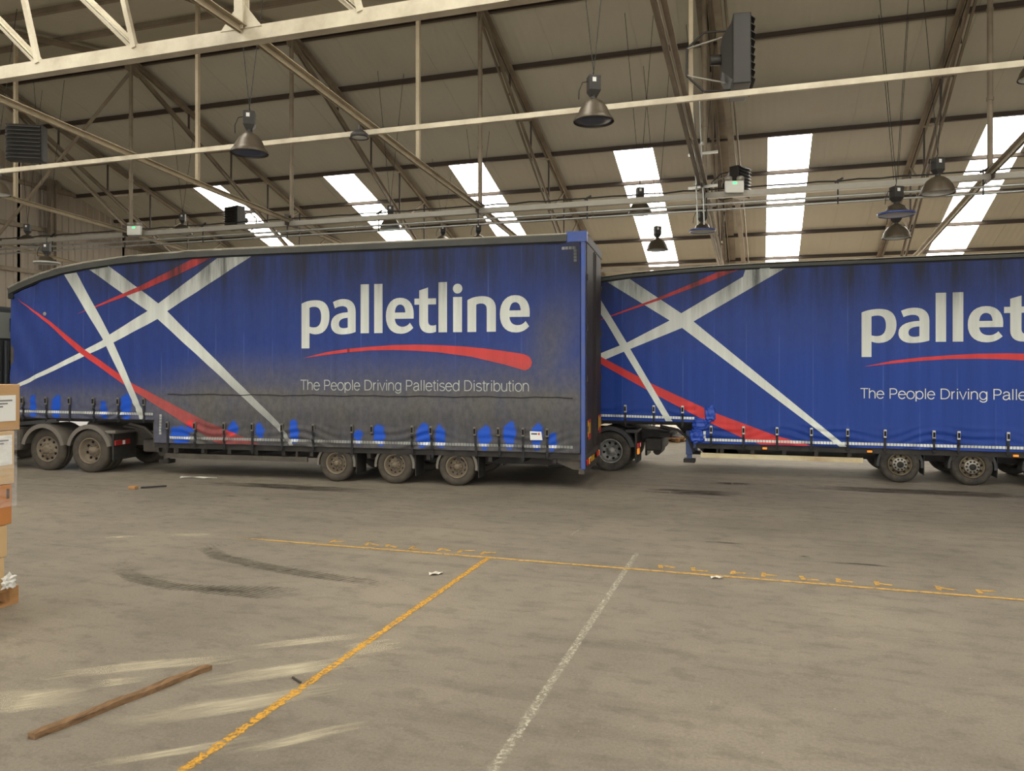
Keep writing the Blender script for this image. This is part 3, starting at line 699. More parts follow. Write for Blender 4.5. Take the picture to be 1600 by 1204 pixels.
# ------------------------------------------------------------------ lorries
def curtain_material(name, base, grey=0.0, decal=False, rough=0.42):
    """vinyl curtain: base colour under road film; 'film' is the film's own pattern, broken up by noise"""
    m = bpy.data.materials.new(name); m.use_nodes = True
    nt = m.node_tree; n = nt.nodes; L = nt.links; p = n['Principled BSDF']
    tc = n.new('ShaderNodeTexCoord')
    def noise(scale, st, det=5, rough=.6):
        mp = n.new('ShaderNodeMapping'); mp.inputs['Scale'].default_value = st; L.new(tc.outputs['Object'], mp.inputs['Vector'])
        z = n.new('ShaderNodeTexNoise'); z.inputs['Scale'].default_value = scale; z.inputs['Detail'].default_value = det; z.inputs['Roughness'].default_value = rough
        L.new(mp.outputs[0], z.inputs['Vector']); return z.outputs['Fac']
    def mix(f, a, b):
        x = n.new('ShaderNodeMixRGB'); L.new(f, x.inputs[0])
        for k, c in ((1, a), (2, b)):
            if isinstance(c, tuple): x.inputs[k].default_value = c
            else: L.new(c, x.inputs[k])
        return x.outputs[0]
    def rng(src, a, b, lo=0.0, hi=1.0):
        r = n.new('ShaderNodeMapRange'); r.inputs['From Min'].default_value = a; r.inputs['From Max'].default_value = b; r.inputs['To Min'].default_value = lo; r.inputs['To Max'].default_value = hi
        L.new(src, r.inputs['Value']); return r.outputs[0]
    def mul(a, b):
        x = n.new('ShaderNodeMath'); x.operation = 'MULTIPLY'; L.new(a, x.inputs[0])
        if isinstance(b, float): x.inputs[1].default_value = b
        else: L.new(b, x.inputs[1])
        x.use_clamp = True
        return x.outputs[0]
    at = n.new('ShaderNodeVertexColor'); at.layer_name = 'film'
    sep = n.new('ShaderNodeSeparateColor'); L.new(at.outputs['Color'], sep.inputs[0])
    streak = noise(2.2, (2.4, 1, .12), 6, .65)
    c = mix(rng(streak, .3, .75), tuple(x * .86 for x in base[:3]) + (1,), tuple(min(1, x * 1.14) for x in base[:3]) + (1,))
    if not decal:                                            # pale scuffs where the load poles rub from inside
        sx = n.new('ShaderNodeSeparateXYZ'); L.new(tc.outputs['Object'], sx.inputs[0])
        md = n.new('ShaderNodeMath'); md.operation = 'PINGPONG'; md.inputs[1].default_value = .345; L.new(sx.outputs[0], md.inputs[0])
        ln = rng(md.outputs[0], .016, .004, 0.0, 1.0)
        ln = mul(ln, rng(noise(1.1, (1.5, 1, .5), 4), .45, .7, 0.0, .5))
        c = mix(ln, c, lin(96, 122, 190))
    film = mul(sep.outputs[0], rng(noise(1.6, (1, 1, .5), 7, .7), .2, .6, .78, 1.0))
    grain = noise(9, (1, 1, .6), 6, .7)
    gcol = mix(rng(grain, .3, .7), lin(84, 84, 83), lin(106, 103, 98))
    if not decal: c = mix(sep.outputs[2], c, lin(36, 82, 184))
    if decal: film = mul(film, 0.6)
    c = mix(film, c, gcol)
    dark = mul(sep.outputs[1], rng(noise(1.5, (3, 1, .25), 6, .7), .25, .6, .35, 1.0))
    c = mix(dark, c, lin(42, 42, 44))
    L.new(c, p.inputs['Base Color'])
    ro = n.new('ShaderNodeMapRange'); ro.inputs['To Min'].default_value = rough; ro.inputs['To Max'].default_value = .85; L.new(film, ro.inputs['Value']); L.new(ro.outputs[0], p.inputs['Roughness'])
    p.inputs['Specular IOR Level'].default_value = .14
    b = n.new('ShaderNodeBump'); b.inputs['Strength'].default_value = .12; b.inputs['Distance'].default_value = .02
    L.new(noise(3.0, (2.2, 1, .35), 4), b.inputs['Height']); L.new(b.outputs[0], p.inputs['Normal'])
    MATS[name] = m
curtain_material('curtain_dirty', lin(28, 56, 128))
curtain_material('curtain_clean', lin(34, 64, 142))
curtain_material('print_white', lin(218, 222, 214), decal=True)
curtain_material('print_red', lin(204, 64, 64), decal=True)

# -- outlines of the bold lower case letters (x right, y up, metres; baseline at 0)
def bez(cmds, k=7):
    out = []
    for c in cmds:
        if len(c) == 2: out.append(c)
        else:
            p0 = out[-1]; x1, y1, x2, y2, x3, y3 = c
            for i in range(1, k + 1):
                t = i / k; u = 1 - t
                out.append((u ** 3 * p0[0] + 3 * u * u * t * x1 + 3 * u * t * t * x2 + t ** 3 * x3, u ** 3 * p0[1] + 3 * u * u * t * y1 + 3 * u * t * t * y2 + t ** 3 * y3))
    if abs(out[0][0] - out[-1][0]) + abs(out[0][1] - out[-1][1]) < 1e-6: out.pop()
    return out
circ = lambda cx, cy, r: [(cx + r * math.cos(2 * math.pi * i / 24), cy + r * math.sin(2 * math.pi * i / 24)) for i in range(24)]
GLYPH = {
    'p': [bez([(0, -.31), (.187, -.31), (.187, .02), (.23, 0, .28, -.012, .33, -.012), (.53, -.012, .65, .14, .65, .37), (.65, .60, .54, .715, .33, .715), (.2, .715, .08, .69, 0, .645)]),
          bez([(.187, .155), (.22, .14, .25, .135, .29, .135), (.40, .135, .455, .21, .455, .36), (.455, .50, .41, .575, .30, .575), (.25, .575, .215, .57, .187, .555)])],
    'a': [bez([(.565, .03), (.565, .45), (.565, .62, .47, .725, .29, .725), (.2, .725, .12, .70, .05, .665), (.095, .53), (.15, .56, .21, .575, .265, .575), (.345, .575, .385, .54, .385, .47), (.385, .445), (.15, .44, 0, .36, 0, .19), (0, .06, .1, -.02, .25, -.02), (.37, -.02, .47, -.005, .565, .03)]),
          bez([(.385, .33), (.25, .325, .185, .28, .185, .2), (.185, .14, .225, .11, .29, .11), (.33, .11, .36, .115, .385, .125)])],
    'l': [[(0, 0), (.187, 0), (.187, 1.025), (0, 1.025)]],
    'e': [bez([(.612, .29), (.2, .29), (.21, .18, .27, .125, .37, .125), (.44, .125, .49, .155, .53, .205), (.605, .10), (.53, .02, .44, -.02, .33, -.02), (.12, -.02, 0, .12, 0, .35), (0, .58, .12, .725, .315, .725), (.51, .725, .615, .58, .615, .38)]),
          bez([(.2, .42), (.43, .42), (.425, .52, .39, .585, .315, .585), (.245, .585, .21, .52, .2, .42)])],
    't': [bez([(.105, .575), (0, .575), (0, .70), (.105, .70), (.105, .865), (.295, .925), (.295, .70), (.465, .70), (.465, .575), (.295, .575), (.295, .24), (.295, .17, .33, .14, .385, .14), (.415, .14, .44, .145, .465, .155), (.465, .015), (.43, 0, .38, -.012, .33, -.012), (.19, -.012, .105, .07, .105, .22)])],
    'i': [[(.005, 0), (.193, 0), (.193, .715), (.005, .715)], circ(.1, .885, .1)],
    'n': [bez([(0, 0), (.187, 0), (.187, .55), (.215, .565, .25, .572, .285, .572), (.37, .572, .405, .53, .405, .45), (.405, 0), (.594, 0), (.594, .46), (.594, .63, .49, .72, .31, .72), (.2, .72, .08, .695, 0, .645)])],
}
WORD = [('p', 7.60), ('a', 8.285), ('l', 8.963), ('l', 9.265), ('e', 9.53), ('t', 10.16), ('l', 10.678), ('i', 10.99), ('n', 11.298), ('e', 11.975)]
SWOOSH = [(7.651, 2.625), (8.172, 2.746), (8.685, 2.814), (9.19, 2.857), (9.688, 2.886), (10.18, 2.892), (10.664, 2.879), (11.142, 2.853), (11.613, 2.809), (12.077, 2.748), (12.45, 2.69), (12.55, 2.655), (12.61, 2.60), (12.635, 2.523), (12.615, 2.44), (12.56, 2.385), (12.49, 2.36),
          (12.077, 2.479), (11.378, 2.639), (10.664, 2.733), (10.18, 2.768), (9.688, 2.784), (9.19, 2.778), (8.685, 2.743), (8.172, 2.689)]
def dense(poly, step=.4):
    out = []
    for a, b in zip(poly, poly[1:] + poly[:1]):
        k = max(1, int(math.hypot(b[0] - a[0], b[1] - a[1]) / step))
        out += [(a[0] + (b[0] - a[0]) * i / k, a[1] + (b[1] - a[1]) * i / k) for i in range(k)]
    return out

# -- thin sans lettering of the tag line, drawn as strokes (cap height 1, x height .73)
def arc(cx, cy, rx, ry, a0, a1, k=10):
    return [(cx + rx * math.cos(math.radians(a0 + (a1 - a0) * i / k)), cy + ry * math.sin(math.radians(a0 + (a1 - a0) * i / k))) for i in range(k + 1)]
XH = .74
BOWL = lambda cx, r: arc(cx, XH / 2, r, XH / 2, 0, 360, 24)
THIN = {
    'T': (.78, [[(.03, .96), (.75, .96)], [(.39, 0), (.39, .96)]]),
    'P': (.84, [[(.12, 0), (.12, .96), (.45, .96)] + arc(.45, .70, .28, .26, 90, -90) + [(.12, .44)]]),
    'D': (.97, [[(.12, .04), (.12, .96), (.42, .96)] + arc(.42, .5, .43, .46, 90, -90, 14) + [(.12, .04)]]),
    'h': (.74, [[(.09, 0), (.09, 1.0)], [(.09, .42)] + arc(.36, .46, .26, .28, 170, 0) + [(.62, 0)]]),
    'n': (.74, [[(.09, 0), (.09, XH)], [(.09, .42)] + arc(.36, .46, .26, .28, 170, 0) + [(.62, 0)]]),
    'u': (.74, [[(.63, XH), (.63, 0)], [(.1, XH)] + arc(.36, .28, .26, .28, 180, 350) + [(.63, .34)]]),
    'e': (.75, [[(.05, .40), (.68, .40)] + arc(.365, XH / 2 + .0, .315, .37, 5, 325, 22)]),
    'o': (.78, [BOWL(.39, .33)]),
    'p': (.79, [[(.1, -.25), (.1, XH)], BOWL(.41, .31)]),
    'b': (.79, [[(.1, 0), (.1, 1.0)], BOWL(.41, .31)]),
    'd': (.79, [[(.69, 0), (.69, 1.0)], BOWL(.38, .31)]),
    'g': (.78, [[(.68, XH), (.68, .0)] + arc(.38, -.02, .30, .22, 0, -165), BOWL(.38, .30)]),
    'a': (.74, [[(.1, .55)] + arc(.35, .52, .25, .22, 165, 0) + [(.6, .1), (.68, .01)], [(.6, .44), (.3, .40)] + arc(.29, .19, .22, .19, 100, 290) + [(.5, .09), (.6, .25)]]),
    'l': (.30, [[(.15, 0), (.15, 1.0)]]),
    'i': (.30, [[(.15, 0), (.15, XH)], [(.15, .90), (.15, 1.0)]]),
    'r': (.42, [[(.09, 0), (.09, XH)], [(.09, .40)] + arc(.36, .42, .27, .30, 175, 95)]),
    't': (.38, [[(.18, .95), (.18, .14)] + arc(.29, .13, .11, .11, 180, 280, 5) + [(.36, .02)], [(.03, XH), (.36, XH)]]),
    'v': (.66, [[(.04, XH), (.33, .0), (.62, XH)]]),
    's': (.68, [arc(.34, .55, .25, .175, 25, 215, 10) + arc(.34, .19, .27, .175, 75, -155, 12)]),
    ' ': (.39, []),
}
def tagline_words(w=.088):
    x = 0.0; words = []; vs = []; fs = []
    for ch in 'The People Driving Palletised Distribution ':
        adv, strokes = THIN[ch]
        if ch == ' ':
            words.append((vs, fs)); vs = []; fs = []
        for st in strokes:
            n = len(st); k0 = len(vs); close = abs(st[0][0] - st[-1][0]) + abs(st[0][1] - st[-1][1]) < 1e-6
            for i, (px, py) in enumerate(st):
                a = st[i - 1] if i else (st[-2] if close else st[0]); b = st[i + 1] if i < n - 1 else (st[1] if close else st[-1])
                d1 = Vector((px - a[0], py - a[1])); d2 = Vector((b[0] - px, b[1] - py))
                if d1.length < 1e-9: d1 = d2
                if d2.length < 1e-9: d2 = d1
                d1.normalize(); d2.normalize(); m = (d1 + d2); m = d1 if m.length < .2 else m.normalized()
                q = min(1.6, 1 / max(.4, m.dot(d1))); nx, ny = -m.y * w / 2 * q, m.x * w / 2 * q
                vs += [(x + px + nx, py + ny), (x + px - nx, py - ny)]
            fs += [(k0 + 2 * i, k0 + 2 * i + 1, k0 + 2 * i + 3, k0 + 2 * i + 2) for i in range(n - 1)]
        x += adv
    L = x - .39 - .1
    return [([((a - .03) / L, b) for a, b in v], f) for v, f in words]
TAGW = tagline_words()

ZR = [.70 + .03 * i for i in range(0, 25)] + [1.45 + .06 * i for i in range(0, 10)] + [2.05 + .1 * i for i in range(0, 32)]
def make_curtain(root, cfg):
    U0, U1, STEP = 0.03, 13.60, cfg['step']
    hemU, hemL = cfg['hem']
    top = lambda u: lerp_pts(cfg['ctop'], u)
    def cf(u, z):
        hem = hemU if u < STEP else hemL
        k = sstep(hem + .55, hem + .32, z)
        d = .005 * math.sin(u * 10.1 + 1.3) + .004 * math.sin(u * 4.7 + z * .6)
        ph = 2 * math.pi * (z - .12 * math.sin(u * 1.9 + cfg['seed']) - .06 * math.sin(u * 4.3)) / .17
        d += k * (.024 * math.sin(ph) * (.6 + .4 * math.sin(u * 2.6 + cfg['seed'])) - .014)
        f = sstep(1.5, .1, u) * sstep(1.4, 2.2, z)                      # slack creases at the front edge
        d += f * (.022 * math.sin(9 * (u * .9 + z * .55)) + .012 * math.sin(17 * (u - z * .4)))
        if u > 12.4: d += .018 * sstep(12.4, 13.4, u) * math.sin(5 * (u * 1.2 - z * .55))
        return d
    film = cfg['film']
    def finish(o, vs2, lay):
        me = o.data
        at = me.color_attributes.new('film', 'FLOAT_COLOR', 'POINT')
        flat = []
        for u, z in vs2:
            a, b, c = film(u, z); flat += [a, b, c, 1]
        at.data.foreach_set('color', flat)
    # the sheet
    du = .045; vs = []; fs = []; uv = []
    def grid(a, b, hem):
        N = max(2, int((b - a) / du)); us = [a + (b - a) * i / N for i in range(N + 1)]; k0 = len(vs); R = len(ZR)
        for u in us:
            t = top(u)
            for z in ZR:
                q = min(max(z, hem), t); vs.append((u, cf(u, q), q)); uv.append((u, q))
        for i in range(N):
            for k in range(R - 1):
                A = k0 + i * R + k
                if vs[A + 1][2] - vs[A][2] < 1e-5 and vs[A + R + 1][2] - vs[A + R][2] < 1e-5: continue
                fs.append((A, A + R, A + R + 1, A + 1))
    grid(U0, STEP, hemU); grid(STEP, U1, hemL)
    me = bpy.data.meshes.new('side_curtain'); me.from_pydata(vs, [], fs)
    for p in me.polygons: p.use_smooth = True
    me.materials.append(MATS[cfg['mat']]); cur = bpy.data.objects.new('side_curtain', me); COL.objects.link(cur); cur.parent = root
    finish(cur, uv, 0); cur['label'] = cfg['clabel']
    # flat print on it, following the folds
    def decal(name, loops, m, off, label=None, coarse=False):
        bm = bmesh.new()
        for lp in loops:
            vv = [bm.verts.new((u, 0, z)) for u, z in lp]
            for a, b in zip(vv, vv[1:] + vv[:1]): bm.edges.new((a, b))
        bmesh.ops.triangle_fill(bm, use_beauty=True, use_dissolve=False, edges=list(bm.edges), normal=(0, -1, 0))
        us = [v.co.x for v in bm.verts]; zs = [v.co.z for v in bm.verts]
        a, b = min(us), max(us); c, d = min(zs), max(zs)
        st = .09 if coarse else .045
        k = math.ceil(a / st)
        while k * st < b:
            bmesh.ops.bisect_plane(bm, geom=list(bm.verts) + list(bm.edges) + list(bm.faces), plane_co=(k * st, 0, 0), plane_no=(1, 0, 0)); k += 1
        for i, z in enumerate(ZR):
            if c < z < d and (z < 1.9 or i % 2 == 0):
                bmesh.ops.bisect_plane(bm, geom=list(bm.verts) + list(bm.edges) + list(bm.faces), plane_co=(0, 0, z), plane_no=(0, 0, 1))
        uv = []
        for v in bm.verts:
            uv.append((v.co.x, v.co.z)); v.co.y = cf(v.co.x, v.co.z) - off
        me = bpy.data.meshes.new(name); bmesh.ops.recalc_face_normals(bm, faces=bm.faces); bm.to_mesh(me); bm.free()
        for p in me.polygons: p.use_smooth = True
        me.materials.append(MATS[m]); o = bpy.data.objects.new(name, me); COL.objects.link(o); o.parent = cur
        finish(o, uv, 1)
        if label: o['label'] = label
        return o
    for name, poly, m, off in cfg['stripes']:
        decal(name, [dense(poly)], m, off)
    T = cfg['text']
    for ch, u in WORD:
        if T(u, 3)[0] > 13.2: continue
        decal('letter_' + ch, [[T(u + x, 3.14 + y) for x, y in lp] for lp in GLYPH[ch]], 'print_white', .009, None, True)
    decal('swoosh', [[T(*p) for p in SWOOSH]], 'print_red', .009, 'red swoosh under the word')
    # tag line
    a = T(7.578, 1.943); b = T(12.572, 1.943); cap = T(8, 2.161)[1] - a[1]
    for tv, tf in TAGW:
        vs = []; uv = []
        for x, y in tv:
            u = a[0] + (b[0] - a[0]) * x; z = a[1] + y * cap; uv.append((u, z)); vs.append((u, cf(u, z) - .009, z))
        me = bpy.data.meshes.new('tagline_word'); me.from_pydata(vs, [], tf); me.materials.append(MATS['print_white'])
        o = bpy.data.objects.new('tagline_word', me); COL.objects.link(o); o.parent = cur; finish(o, uv, 1); o['label'] = 'thin white lettering of the tag line'
    # reflective tape squares
    def tape(segs):
        vs = []; fs = []; uv = []
        for (u0, z0), (u1, z1) in segs:
            Ln = math.hypot(u1 - u0, z1 - z0); N = int(Ln / .062)
            for i in range(N):
                c0 = (u0 + (u1 - u0) * (i + .08) / N, z0 + (z1 - z0) * (i + .08) / N); c1 = (u0 + (u1 - u0) * (i + .92) / N, z0 + (z1 - z0) * (i + .92) / N)
                nx, nz = -(z1 - z0) / Ln * .028, (u1 - u0) / Ln * .028
                k = len(vs)
                for u, z in ((c0[0] - nx, c0[1] - nz), (c1[0] - nx, c1[1] - nz), (c1[0] + nx, c1[1] + nz), (c0[0] + nx, c0[1] + nz)):
                    vs.append((u, cf(u, z) - .014, z)); uv.append((u, z))
                fs.append((k, k + 1, k + 2, k + 3))
        me = bpy.data.meshes.new('reflective_tape'); me.from_pydata(vs, [], fs); me.materials.append(MATS['print_white'])
        o = bpy.data.objects.new('reflective_tape', me); COL.objects.link(o); o.parent = cur; finish(o, uv, 1)
    for seg in cfg['tape']: tape([seg])
    # ratchet straps
    def strap(u, z1, z0, lean=0.0, cut=False):
        p = []; n = 8
        for i in range(n + 1):
            z = z1 + (z0 - z1) * i / n; p.append((u + lean * i / n, min(cf(u, max(z, (hemU if u < STEP else hemL))), 0) - .022, z))
        if cut: p = p[:3]
        s = MB().sweep(p, [(-.024, -.005), (.024, -.005), (.024, .005), (-.024, .005)], (0, -1, 0)).build('strap', 'strap_black', root)
        y = p[0][1]
        MB().bbox(u - .03, u + .03, y - .03, y + .005, z1 - .085, z1 + .09, .008).build('buckle', cfg['buckle'], s)
        MB().box(u - .02, u + .02, y - .036, y - .028, z1 - .05, z1 + .055).build('buckle_slot', 'hole_black', s)
        if not cut: MB().tube([(p[-1][0] - .03, y, z0 + .02), (p[-1][0], y - .01, z0 - .04), (p[-1][0] + .03, y, z0 + .02)], .009, 5).build('hook', 'strap_black', s)
    for a in cfg['straps']: strap(*a)
    # line left by the load rope along the lower curtain
    if cfg.get('crease'):
        u0, u1, z = cfg['crease']; pts = []; u = u0
        while u < u1: pts.append((u, cf(u, z) - .006, z + .008 * math.sin(u * 5) + .006 * math.sin(u * 13))); u += .15
        MB().sweep(pts, [(-.004, -.009), (.004, -.009), (.004, .009), (-.004, .009)], (0, 0, 1)).build('curtain_seam', 'seal_black', cur)
    for zz in cfg['pole_folds']:
        pass
    return cur, cf

def wheel(root, u, v, R, W, side, tyre, rim, hub, style):
    """one road wheel: tyre > rim, hub; outer face looks to -y for side=-1, +y for side=1"""
    rr = R * .60; f = 1 if side < 0 else -1
    P = lambda prof: [(r, h * f) for r, h in prof]
    o = MB().lathe(P([(rr, .04), (rr + .012, .005), (rr + .05 * R, -.006), (R * .84, -.014), (R * .94, .004), (R * .985, .03), (R, .05), (R, W * .33), (R * .985, W * .34), (R * .985, W * .36), (R, W * .37), (R, W * .63), (R * .985, W * .64), (R * .985, W * .66), (R, W * .67), (R, W - .05), (R * .985, W - .03), (R * .94, W - .004), (R * .84, W + .014), (rr + .012, W - .005), (rr, W - .04)]), (0, 0, 0), 'y', 40, True).build('wheel', tyre, root)
    o.location = (u, v, R)
    if style == 'dish':
        prof = [(rr, .05), (rr + .004, .0), (rr - .015, -.004), (rr - .03, .03), (rr - .05, .075), (rr * .72, .12), (rr * .52, .105), (rr * .38, .09)]
        hd = .09; hz = .115; hr = rr * .74
        hb = [(rr * .46, .10), (rr * .44, .05), (rr * .27, .045), (rr * .25, -.0), (rr * .16, -.02), (.001, -.022)]
    elif style == 'deep':
        prof = [(rr, .05), (rr + .004, .0), (rr - .015, -.004), (rr - .03, .04), (rr - .06, .15), (rr * .6, .17), (rr * .38, .165)]
        hz = .165; hr = rr * .66
        hb = [(rr * .5, .17), (rr * .42, .13), (rr * .3, .12), (rr * .28, .06), (.001, .05)]
    else:
        prof = [(rr, .05), (rr + .004, .0), (rr - .012, -.004), (rr - .03, .03), (rr * .82, .05), (rr * .68, .03), (rr * .6, .01)]
        hz = .04; hr = rr * .76
        hb = [(rr * .62, .02), (rr * .58, -.012), (rr * .34, -.016), (rr * .3, -.045), (rr * .2, -.06), (.001, -.062)]
    ri = MB().lathe(P(prof), (0, 0, 0), 'y', 36); rim_o = ri.build('rim', rim, o)
    hm = MB()
    for k in range(10 if style != 'deep' else 8):
        t = 2 * math.pi * (k + .3) / (10 if style != 'deep' else 8); c, s = math.cos(t), math.sin(t); rad = rr * (.10 if style != 'deep' else .115)
        hm.lathe(P([(.001, hz - .014), (rad, hz - .012), (rad, hz + .03)]), (hr * c, 0, hr * s), 'y', 10)
    h3 = hm.build('hand_holes', 'hole_black', o); h3['kind'] = 'stuff'
    nm = MB(); hu = MB().lathe(P(hb), (0, 0, 0), 'y', 24)
    for k in range(10):
        t = 2 * math.pi * k / 10; c, s = math.cos(t), math.sin(t); q = rr * (.40 if style != 'hub' else .47)
        y0 = hb[1][1]
        (nm if style == 'hub' else hu).lathe(P([(.021, y0 + .02), (.02, y0 - .022), (.001, y0 - .026)]), (q * c, 0, q * s), 'y', 6)
    ho = hu.build('hub', hub, o)
    if style == 'hub':
        nm.lathe(P([(rr * .30, -.02), (rr * .28, -.055), (rr * .2, -.068), (.001, -.07)]), (0, 0, 0), 'y', 20)
        nm.build('wheel_nuts', 'nut_dark' if hub == 'hub_silver' else hub, o)['kind'] = 'stuff'
    return o
def mudguard(root, u, v0, v1, R, z, a0, a1, m, lip=.03, name='mudguard', th=.025):
    vs = []; fs = []; N = 14
    for i in range(N + 1):
        t = math.radians(a0 + (a1 - a0) * i / N); c, s = math.cos(t), math.sin(t)
        for r, v in ((R, v0 - .01), (R, v1), (R + th, v1), (R + th, v0 - .01), (R + th - .005, v0 - .03), (R - lip, v0 - .03), (R - lip, v0 - .01)):
            vs.append((u + r * c, v, z + r * s))
    for i in range(N):
        for k in range(7):
            k2 = (k + 1) % 7; fs.append((i * 7 + k, i * 7 + k2, (i + 1) * 7 + k2, (i + 1) * 7 + k))
    fs += [tuple(range(7)), tuple(range(N * 7, N * 7 + 7))[::-1]]
    return MB().add(vs, fs).build(name, m, root)

def make_trailer(loc, rz, label, cfg):
    root = tag(empty('curtain_trailer', loc, rz), label, 'trailer')
    hemU, hemL = cfg['hem']; ST = cfg['step']; Wd = 2.55
    rt = cfg['roof']; TOP = rt[-1][1]
    roof = lambda u: lerp_pts(rt, u)
    cur, cf = make_curtain(root, cfg)
    us = sorted(set([0.0 + .3 * i for i in range(0, 20)] + [13.34]))
    path = [(u, 0, roof(u)) for u in us]
    # cant rail on each side, roof skin between
    h = cfg['rail_h']
    for v, s in ((0, 1), (Wd, -1)):
        MB().sweep([(u, v + s * .0, roof(u) - h / 2) for u in us], [(-.02, -h / 2), (.05, -h / 2), (.05, h / 2), (-.035, h / 2), (-.035, h / 2 - .03), (-.02, h / 2 - .045)] if s > 0 else [(-.05, -h / 2), (.03, -h / 2), (.03, h / 2), (-.05, h / 2)], (0, 0, 1)).build('cant_rail', 'rail_dark', root)
    MB().sweep([(u, -.02, roof(u) - .005) for u in us], [(-.03, -.018), (.03, -.018), (.03, .018), (-.03, .018)], (0, 0, 1)).build('gutter_lip', 'rail_lip', root)
    vs = []
    for u in us + [13.6]: vs += [(u, .01, roof(u) - .01), (u, Wd - .01, roof(u) - .01)]
    n = len(us) + 1
    MB().add(vs, [(2 * i, 2 * i + 2, 2 * i + 3, 2 * i + 1) for i in range(n - 1)]).build('roof_skin', 'roof_skin', root)
    MB().sweep([(u, .02, roof(u) - h - .012) for u in us], [(-.02, -.02), (.03, -.02), (.03, .02), (-.02, .02)], (0, 0, 1)).build('curtain_track', 'seal_black', root)
    fb = MB().bbox(0, .08, .02, Wd - .02, hemU - .12, roof(0) - .05, .02)
    fb.build('front_bulkhead', cfg['frame'], root)
    MB().bbox(-.03, .12, -.03, .12, roof(0) - .26, roof(0) + .0, .02).build('front_corner_cap', 'seal_black', root)
    # far curtain
    vs = []; N = 40
    for i in range(N + 1):
        u = .05 + 13.5 * i / N; vs += [(u, Wd - .01, hemU if u < ST else hemL), (u, Wd - .01, roof(u) - h)]
    MB().add(vs, [(2 * i, 2 * i + 2, 2 * i + 3, 2 * i + 1) for i in range(N)]).build('far_curtain', 'blue_paint_clean', root)
    # deck and chassis
    MB().box(.05, ST, .03, Wd - .03, hemU - .035, hemU + .02).build('upper_deck', 'underbody', root)
    MB().box(ST - .02, 13.55, .03, Wd - .03, hemL - .12, hemL + .02).build('lower_deck', 'underbody', root)
    MB().box(ST - .08, ST + .02, .06, Wd - .06, hemL - .12, hemU).build('step_panel', cfg['frame'], root)
    for v in (.75, 1.7):
        m = MB().box(.6, ST + .3, v, v + .14, hemU - .13, hemU - .03)
        m.add([(ST - .55, v, hemU - .12), (ST + .5, v, hemU - .12), (ST + .9, v, .42), (ST + .1, v, .42), (ST - .55, v + .14, hemU - .12), (ST + .5, v + .14, hemU - .12), (ST + .9, v + .14, .42), (ST + .1, v + .14, .42)],
              [(0, 1, 2, 3), (7, 6, 5, 4), (0, 4, 5, 1), (1, 5, 6, 2), (2, 6, 7, 3), (3, 7, 4, 0)])
        m.box(ST + .1, 13.3, v, v + .14, .40, hemL - .1)
        m.build('chassis_beam', 'underbody', root)
    for i in range(14):
        u = ST + .5 + i * .66
        MB().box(u, u + .08, .05, Wd - .05, hemL - .22, hemL - .1).build('cross_bearer', 'underbody', root)
    MB().sweep([(ST - .85, .25, hemU - .12), (ST - .45, .25, hemU - .2), (ST - .2, .25, hemU - .4), (ST - .1, .25, hemU - .65), (ST - .08, .25, .5)], [(-.03, -.025), (.03, -.025), (.03, .025), (-.03, .025)], (0, -1, 0)).build('neck_gusset', cfg['under'], root)
    # landing legs
    for v in (.28, 2.1):
        LU = cfg['leg_u']; l = MB().bbox(LU - .02, LU + .13, v, v + .14, .42, .98, .01).build('landing_leg', cfg['leg'], root)
        MB().bbox(LU + .0, LU + .11, v + .02, v + .12, .30, .45, .008).build('leg_inner', cfg['leg'], l)
        MB().bbox(LU - .07, LU + .19, v - .05, v + .2, .24, .33, .015).build('leg_foot', 'underbody', l)
    MB().beam((ST + .055, .3, .62), (ST + .055, 2.2, .62), .05, .05).build('leg_shaft', 'underbody', root)
    # side guard rail
    for v in (.05, Wd - .11):
        g = MB().box(ST + cfg['rail0'], cfg['rail1'], v, v + .05, cfg['railz'] - .055, cfg['railz'] + .05).build('side_guard', cfg['railmat'], root)
        for u in (ST + .42, ST + 1.2, cfg['rail1'] - .3):
            MB().box(u, u + .05, v + .05, v + .09, cfg['railz'] - .03, hemL - .08).build('guard_bracket', cfg['under'], g)
    # axles
    for u in cfg['axles']:
        for v, s in ((.06, -1), (Wd - .06, 1)):
            wheel(root, u, v, .385, .27, s, cfg['tyre'], cfg['rim'], cfg['hub'], cfg['wstyle'])
        MB().cyl((u, .3, .385), (u, Wd - .3, .385), .07, 12).build('axle', 'underbody', root)
        for v0, v1 in ((.09, .36), (Wd - .36, Wd - .09)):
            mudguard(root, u, v0, v1, .425, .385, -8, 64, cfg['guard'])
            mudguard(root, u, v0, v1, .425, .385, 116, 186, cfg['guard'])
            MB().box(u + .45, u + .465, v0, v1 + .22, .17, .60).build('mudflap', 'flap_black', root)
    # rear frame
    MB().bbox(13.61, 13.70, -.01, .12, .42, TOP - .15, .012).build('rear_post', 'blue_paint', root)
    MB().bbox(13.61, 13.70, Wd - .12, Wd + .01, .42, TOP - .15, .012).build('rear_post', 'blue_paint', root)
    MB().bbox(13.32, 13.73, -.02, .2, TOP - .165, TOP + .05, .012).build('rear_corner_cap', 'blue_paint', root)
    MB().bbox(13.55, 13.73, .1, Wd, TOP - .165, TOP + .02, .012).build('rear_header', 'door_dark', root)
    for k, (a, b) in enumerate(((.10, Wd / 2 - .01), (Wd / 2 + .01, Wd - .10))):
        d = MB().bbox(13.66, 13.72, a, b, hemL - .02, TOP - .16, .01).build('rear_door', 'door_dark', root)
        for q in (.9,) if k == 0 else (.1,):
            y = a + (b - a) * q; MB().cyl((13.73, y, hemL + .02), (13.73, y, TOP - .2), .011, 8).build('lock_rod', 'door_dark', d)
        for z in (1.2, 2.2, 3.2, 4.2):
            y = a + .03 if k == 0 else b - .03; MB().box(13.72, 13.74, y - .04, y + .04, z - .06, z + .06).build('hinge', 'door_dark', d)
